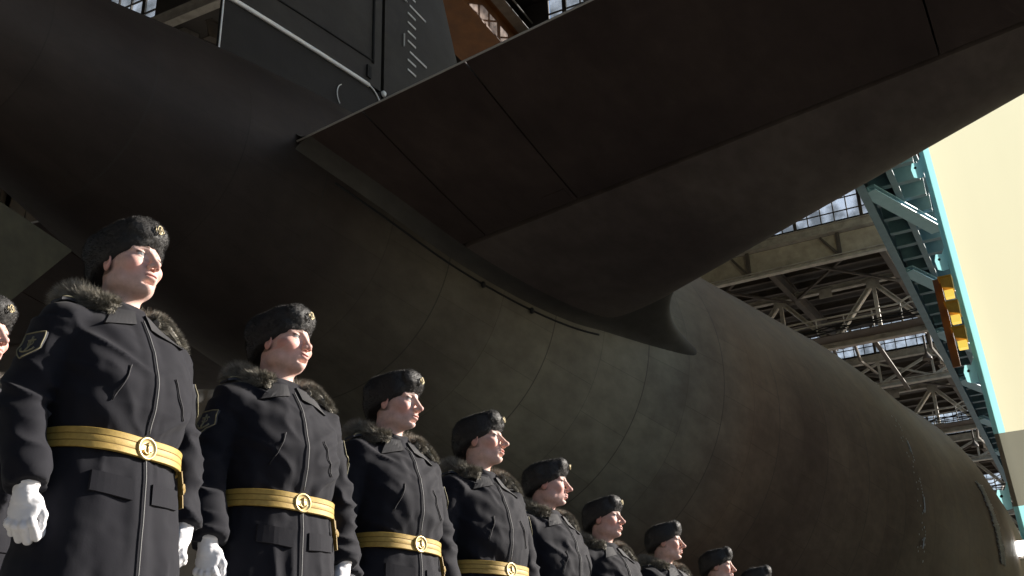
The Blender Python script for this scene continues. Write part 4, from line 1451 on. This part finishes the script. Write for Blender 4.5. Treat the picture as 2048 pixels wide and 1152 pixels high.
    # shoulder boards
    for s in (-1, 1):
        rows = []
        for u in np.linspace(0, 1, 9):
            row = []
            for v in (-1, -0.6, 0, 0.6, 1):
                y = s * (0.115 + 0.120 * u); x = -0.018 + 0.028 * v * (1 - 0.25 * (u < 0.1))
                h_ = ray_to(F, (x, y, 1.62), (0, 0, -1), 0, 0.4)
                row.append((x, y, (h_[2] if h_ is not None else 1.45) + 0.016))
            rows.append(row)
        rows = np.array(rows)
        rows[:, :, 2] = rows[:, 2:3, 2]
        sb = MB().grid(rows); low_ = rows - [0, 0, 0.009]
        sb.grid(low_)
        br = np.concatenate([rows[0], rows[1:, -1], rows[-1, ::-1][1:], rows[::-1, 0][1:]])
        sb.grid(np.stack([br, br - [0, 0, 0.009]], 1))
        bo = sb.build('shoulder_board', M['patch'], coat, smooth=False)
        gs = MB()
        for j in ((0, 4) if boards == 1 else (0, 2, 4)):
            gs.tube(rows[:, j] * [1, 1, 1] + [0, 0, 0.002], 0.0024, 5)
        for i in (4, 6): gs.disc(rows[i, 2] + [0.01, 0, 0.0], (0, 0, 1), [(0.006, 0), (0.004, 0.004)], 8)
        gs.build('gold_trim', M['emblem'], bo, smooth=True)

    # sleeve shields
    for s in (-1, 1):
        def side(x, z, off=0.0, s=s):
            h_ = ray_to(F, (x, s * 0.45, z), (0, -s, 0), 0, 0.35)
            if h_ is None: h_ = np.array([x, s * 0.30, z])
            return h_ + np.array([0, s * off, 0])
        cx_, cz_ = 0.012, 1.335
        outl = [(-0.034, 0.045), (0.034, 0.045), (0.036, -0.012), (0.0, -0.050), (-0.036, -0.012)]
        # filled shield: fan of strips
        rows = []
        for v in np.linspace(0, 1, 8):
            z = 0.045 - 0.095 * v
            hw = 0.034 if z > -0.012 else 0.036 * max(0.03, (z + 0.050) / 0.038)
            rows.append([side(cx_ + hw * u, cz_ + z, 0.009) for u in np.linspace(-1, 1, 6)])
        rows = np.array(rows)
        pt_ = MB().grid(rows)
        br = np.concatenate([rows[0], rows[1:, -1], rows[-1, ::-1][1:], rows[::-1, 0][1:]])
        pt_.grid(np.stack([br, br - [0, s * 0.014, 0]], 1))
        po = pt_.build('sleeve_patch', M['patch'], coat, smooth=True)
        em = MB()
        ol = outl + [outl[0]]
        path_ = []
        for a, b in zip(ol[:-1], ol[1:]):
            for t in np.linspace(0, 1, 6)[:-1]: path_.append(side(cx_ + a[0] * (1 - t) + b[0] * t, cz_ + a[1] * (1 - t) + b[1] * t, 0.010))
        em.tube(path_, 0.0024, 5, closed=True)
        em.tube([side(cx_, cz_ + t, 0.010) for t in np.linspace(-0.028, 0.030, 6)], 0.0036, 5)
        em.tube([side(cx_ + t, cz_ + 0.018, 0.010) for t in np.linspace(-0.014, 0.014, 4)], 0.0028, 5)
        em.tube([side(cx_ + 0.021 * math.cos(a), cz_ - 0.006 + 0.020 * math.sin(a), 0.010) for a in np.linspace(3.3, 6.1, 8)], 0.0034, 5)
        em.tube([side(cx_ + 0.010 * math.cos(a), cz_ + 0.008 + 0.010 * math.sin(a), 0.010) for a in np.linspace(0, 6.2, 10)], 0.002, 5)
        em.build('anchor_emblem', M['emblem'], po, smooth=True)

    # gloves
    for s, (ex, ey, wx, wy) in ((1, armL), (-1, armR)):
        p_ = GLOVE[0].copy(); q_ = GLOVE[1]
        p_ = p_ * 1.0
        if s > 0: p_ = p_ * [1, -1, 1]; q_ = q_[:, ::-1]
        p_ = rotz(p_, -s * 0.55)
        MB().add(p_ + [wx, s * wy, 0.885], q_).build('glove', M['glove'], root, smooth=True)

    # trousers and boots, below the picture
    tr = MB()
    for s in (-1, 1): tr.tube([(0.005, s * 0.10, 0.70), (0.0, s * 0.105, 0.45), (-0.005, s * 0.105, 0.16)], [0.10, 0.085, 0.075], 14)
    tr.build('trousers', M['trousers'], root, smooth=True)
    for s in (-1, 1):
        FF = Field((-0.12, -0.08, 0.0), (0.24, 0.08, 0.26), 0.012)
        FF.d = FF.cap((-0.01, 0, 0.24), (-0.02, 0, 0.06), 0.05, 0.048).astype(np.float32)
        FF.add(FF.ell((0.07, 0, 0.04), (0.14, 0.05, 0.05)), 0.03)
        FF.d = np.maximum(FF.d, 0.006 - FF.Z)
        a_, b_ = FF.mesh()
        MB().add(a_ + [0, s * 0.105, -0.004], b_).build('boot', M['boot'], root, smooth=True)
    return root


SK = (0.50, 0.335, 0.275)
HAIR = (0.05, 0.032, 0.022)
GRP = 'sailors standing in a row before the submarine'
FACES = [
    dict(jaw=1.08, nose=0.5, cheek=1.1, chin=1.1, skin=(0.590, 0.402, 0.347), hair=HAIR),
    dict(smile=9.0, jaw=1.18, nose=-0.2, cheek=1.45, chin=0.6, skin=(0.625, 0.408, 0.347), hair=(0.07, 0.045, 0.03)),
    dict(jaw=0.90, nose=0.9, cheek=0.9, chin=1.1, skin=(0.590, 0.408, 0.359), hair=HAIR),
    dict(jaw=0.88, nose=1.3, cheek=0.9, chin=0.8, skin=(0.637, 0.426, 0.359), hair=(0.05, 0.03, 0.02), open=0.8),
    dict(jaw=1.16, nose=1.2, cheek=1.1, chin=0.5, skin=(0.590, 0.379, 0.329), hair=(0.06, 0.045, 0.035)),
    dict(jaw=1.14, nose=0.8, cheek=1.2, chin=0.7, skin=(0.590, 0.379, 0.323), hair=HAIR),
    dict(jaw=1.02, nose=1.0, cheek=1.0, chin=0.9, skin=(0.614, 0.408, 0.340), hair=HAIR),
    dict(jaw=1.0, nose=0.8, cheek=1.0, chin=0.9, skin=(0.614, 0.408, 0.340), hair=HAIR),
    dict(jaw=1.0, nose=0.8, cheek=1.0, chin=0.9, skin=(0.590, 0.397, 0.340), hair=HAIR),
    dict(jaw=1.04, nose=0.9, cheek=1.0, chin=0.9, skin=(0.590, 0.384, 0.335), hair=HAIR),
]
sailor(2.41, 2.66, -95, -90, 1.82, FACES[0], 'nearest sailor, broad shouldered in dark coat, both white gloves clenched below his gold belt', 11, (0.0023, 0.0075), 0.98, 1.6, 0.09, group=GRP)
sailor(3.21, 2.65, -106, -87, 1.81, FACES[1], 'smiling round-faced sailor in fur hat, second from the left front', 23, (0.0025, 0.008), 0.93, 1.3, 0.05, group=GRP)
sailor(3.98, 2.64, -104, -84, 1.79, FACES[2], 'stern sailor with shaded face and gold buckle, between the smiling one and the open-mouthed one', 37, (0.0028, 0.009), 0.90, 1.1, -0.03, group=GRP, roll=0.02)
sailor(4.78, 2.64, -106, -78, 1.82, FACES[3], 'young sailor with parted lips and brightly lit cheek, belt just at the bottom edge', 41, (0.003, 0.009), 0.90, 1.0, 0.10, group=GRP, puff=1.15, roll=-0.03)
sailor(5.60, 2.68, -100, -70, 1.79, FACES[4], 'heavy-jawed sailor whose shoulder board has three pale stripes', 53, (0.0034, 0.010), 0.98, 0.8, 0.00, group=GRP, boards=2, roll=0.05)
sailor(6.43, 2.69, -108, -88, 1.75, FACES[5], 'sailor with a bright gold badge on a plain black fur hat, sixth along the row', 61, (0.0036, 0.010), 0.98, 0.7, 0.06, group=GRP, roll=-0.04)
sailor(7.33, 2.63, -104, -74, 1.76, FACES[6], 'sailor with no cap badge in sight and thick fur collar up to his chin', 71, (0.004, 0.011), 1.0, 0.6, 0.02, group=GRP, badge=False)
sailor(8.33, 2.59, -104, -76, 1.75, FACES[7], 'far sailor showing only a fur hat and half of a lit face', 83, (0.0045, 0.012), 1.0, 0.5, 0.0, group=GRP, badge=False)
sailor(9.17, 2.53, -104, -76, 1.74, FACES[8], 'farthest sailor, only the top of a fur hat at the bottom edge', 97, (0.005, 0.012), 1.0, 0.5, 0.0, group=GRP, badge=False)
sailor(2.58, 3.60, -100, -80, 1.83, FACES[9], 'sailor half cut off by the left edge, behind the nearest one', 103, (0.0034, 0.010), 1.0, 0.8, 0.03, group=GRP, belted=False)
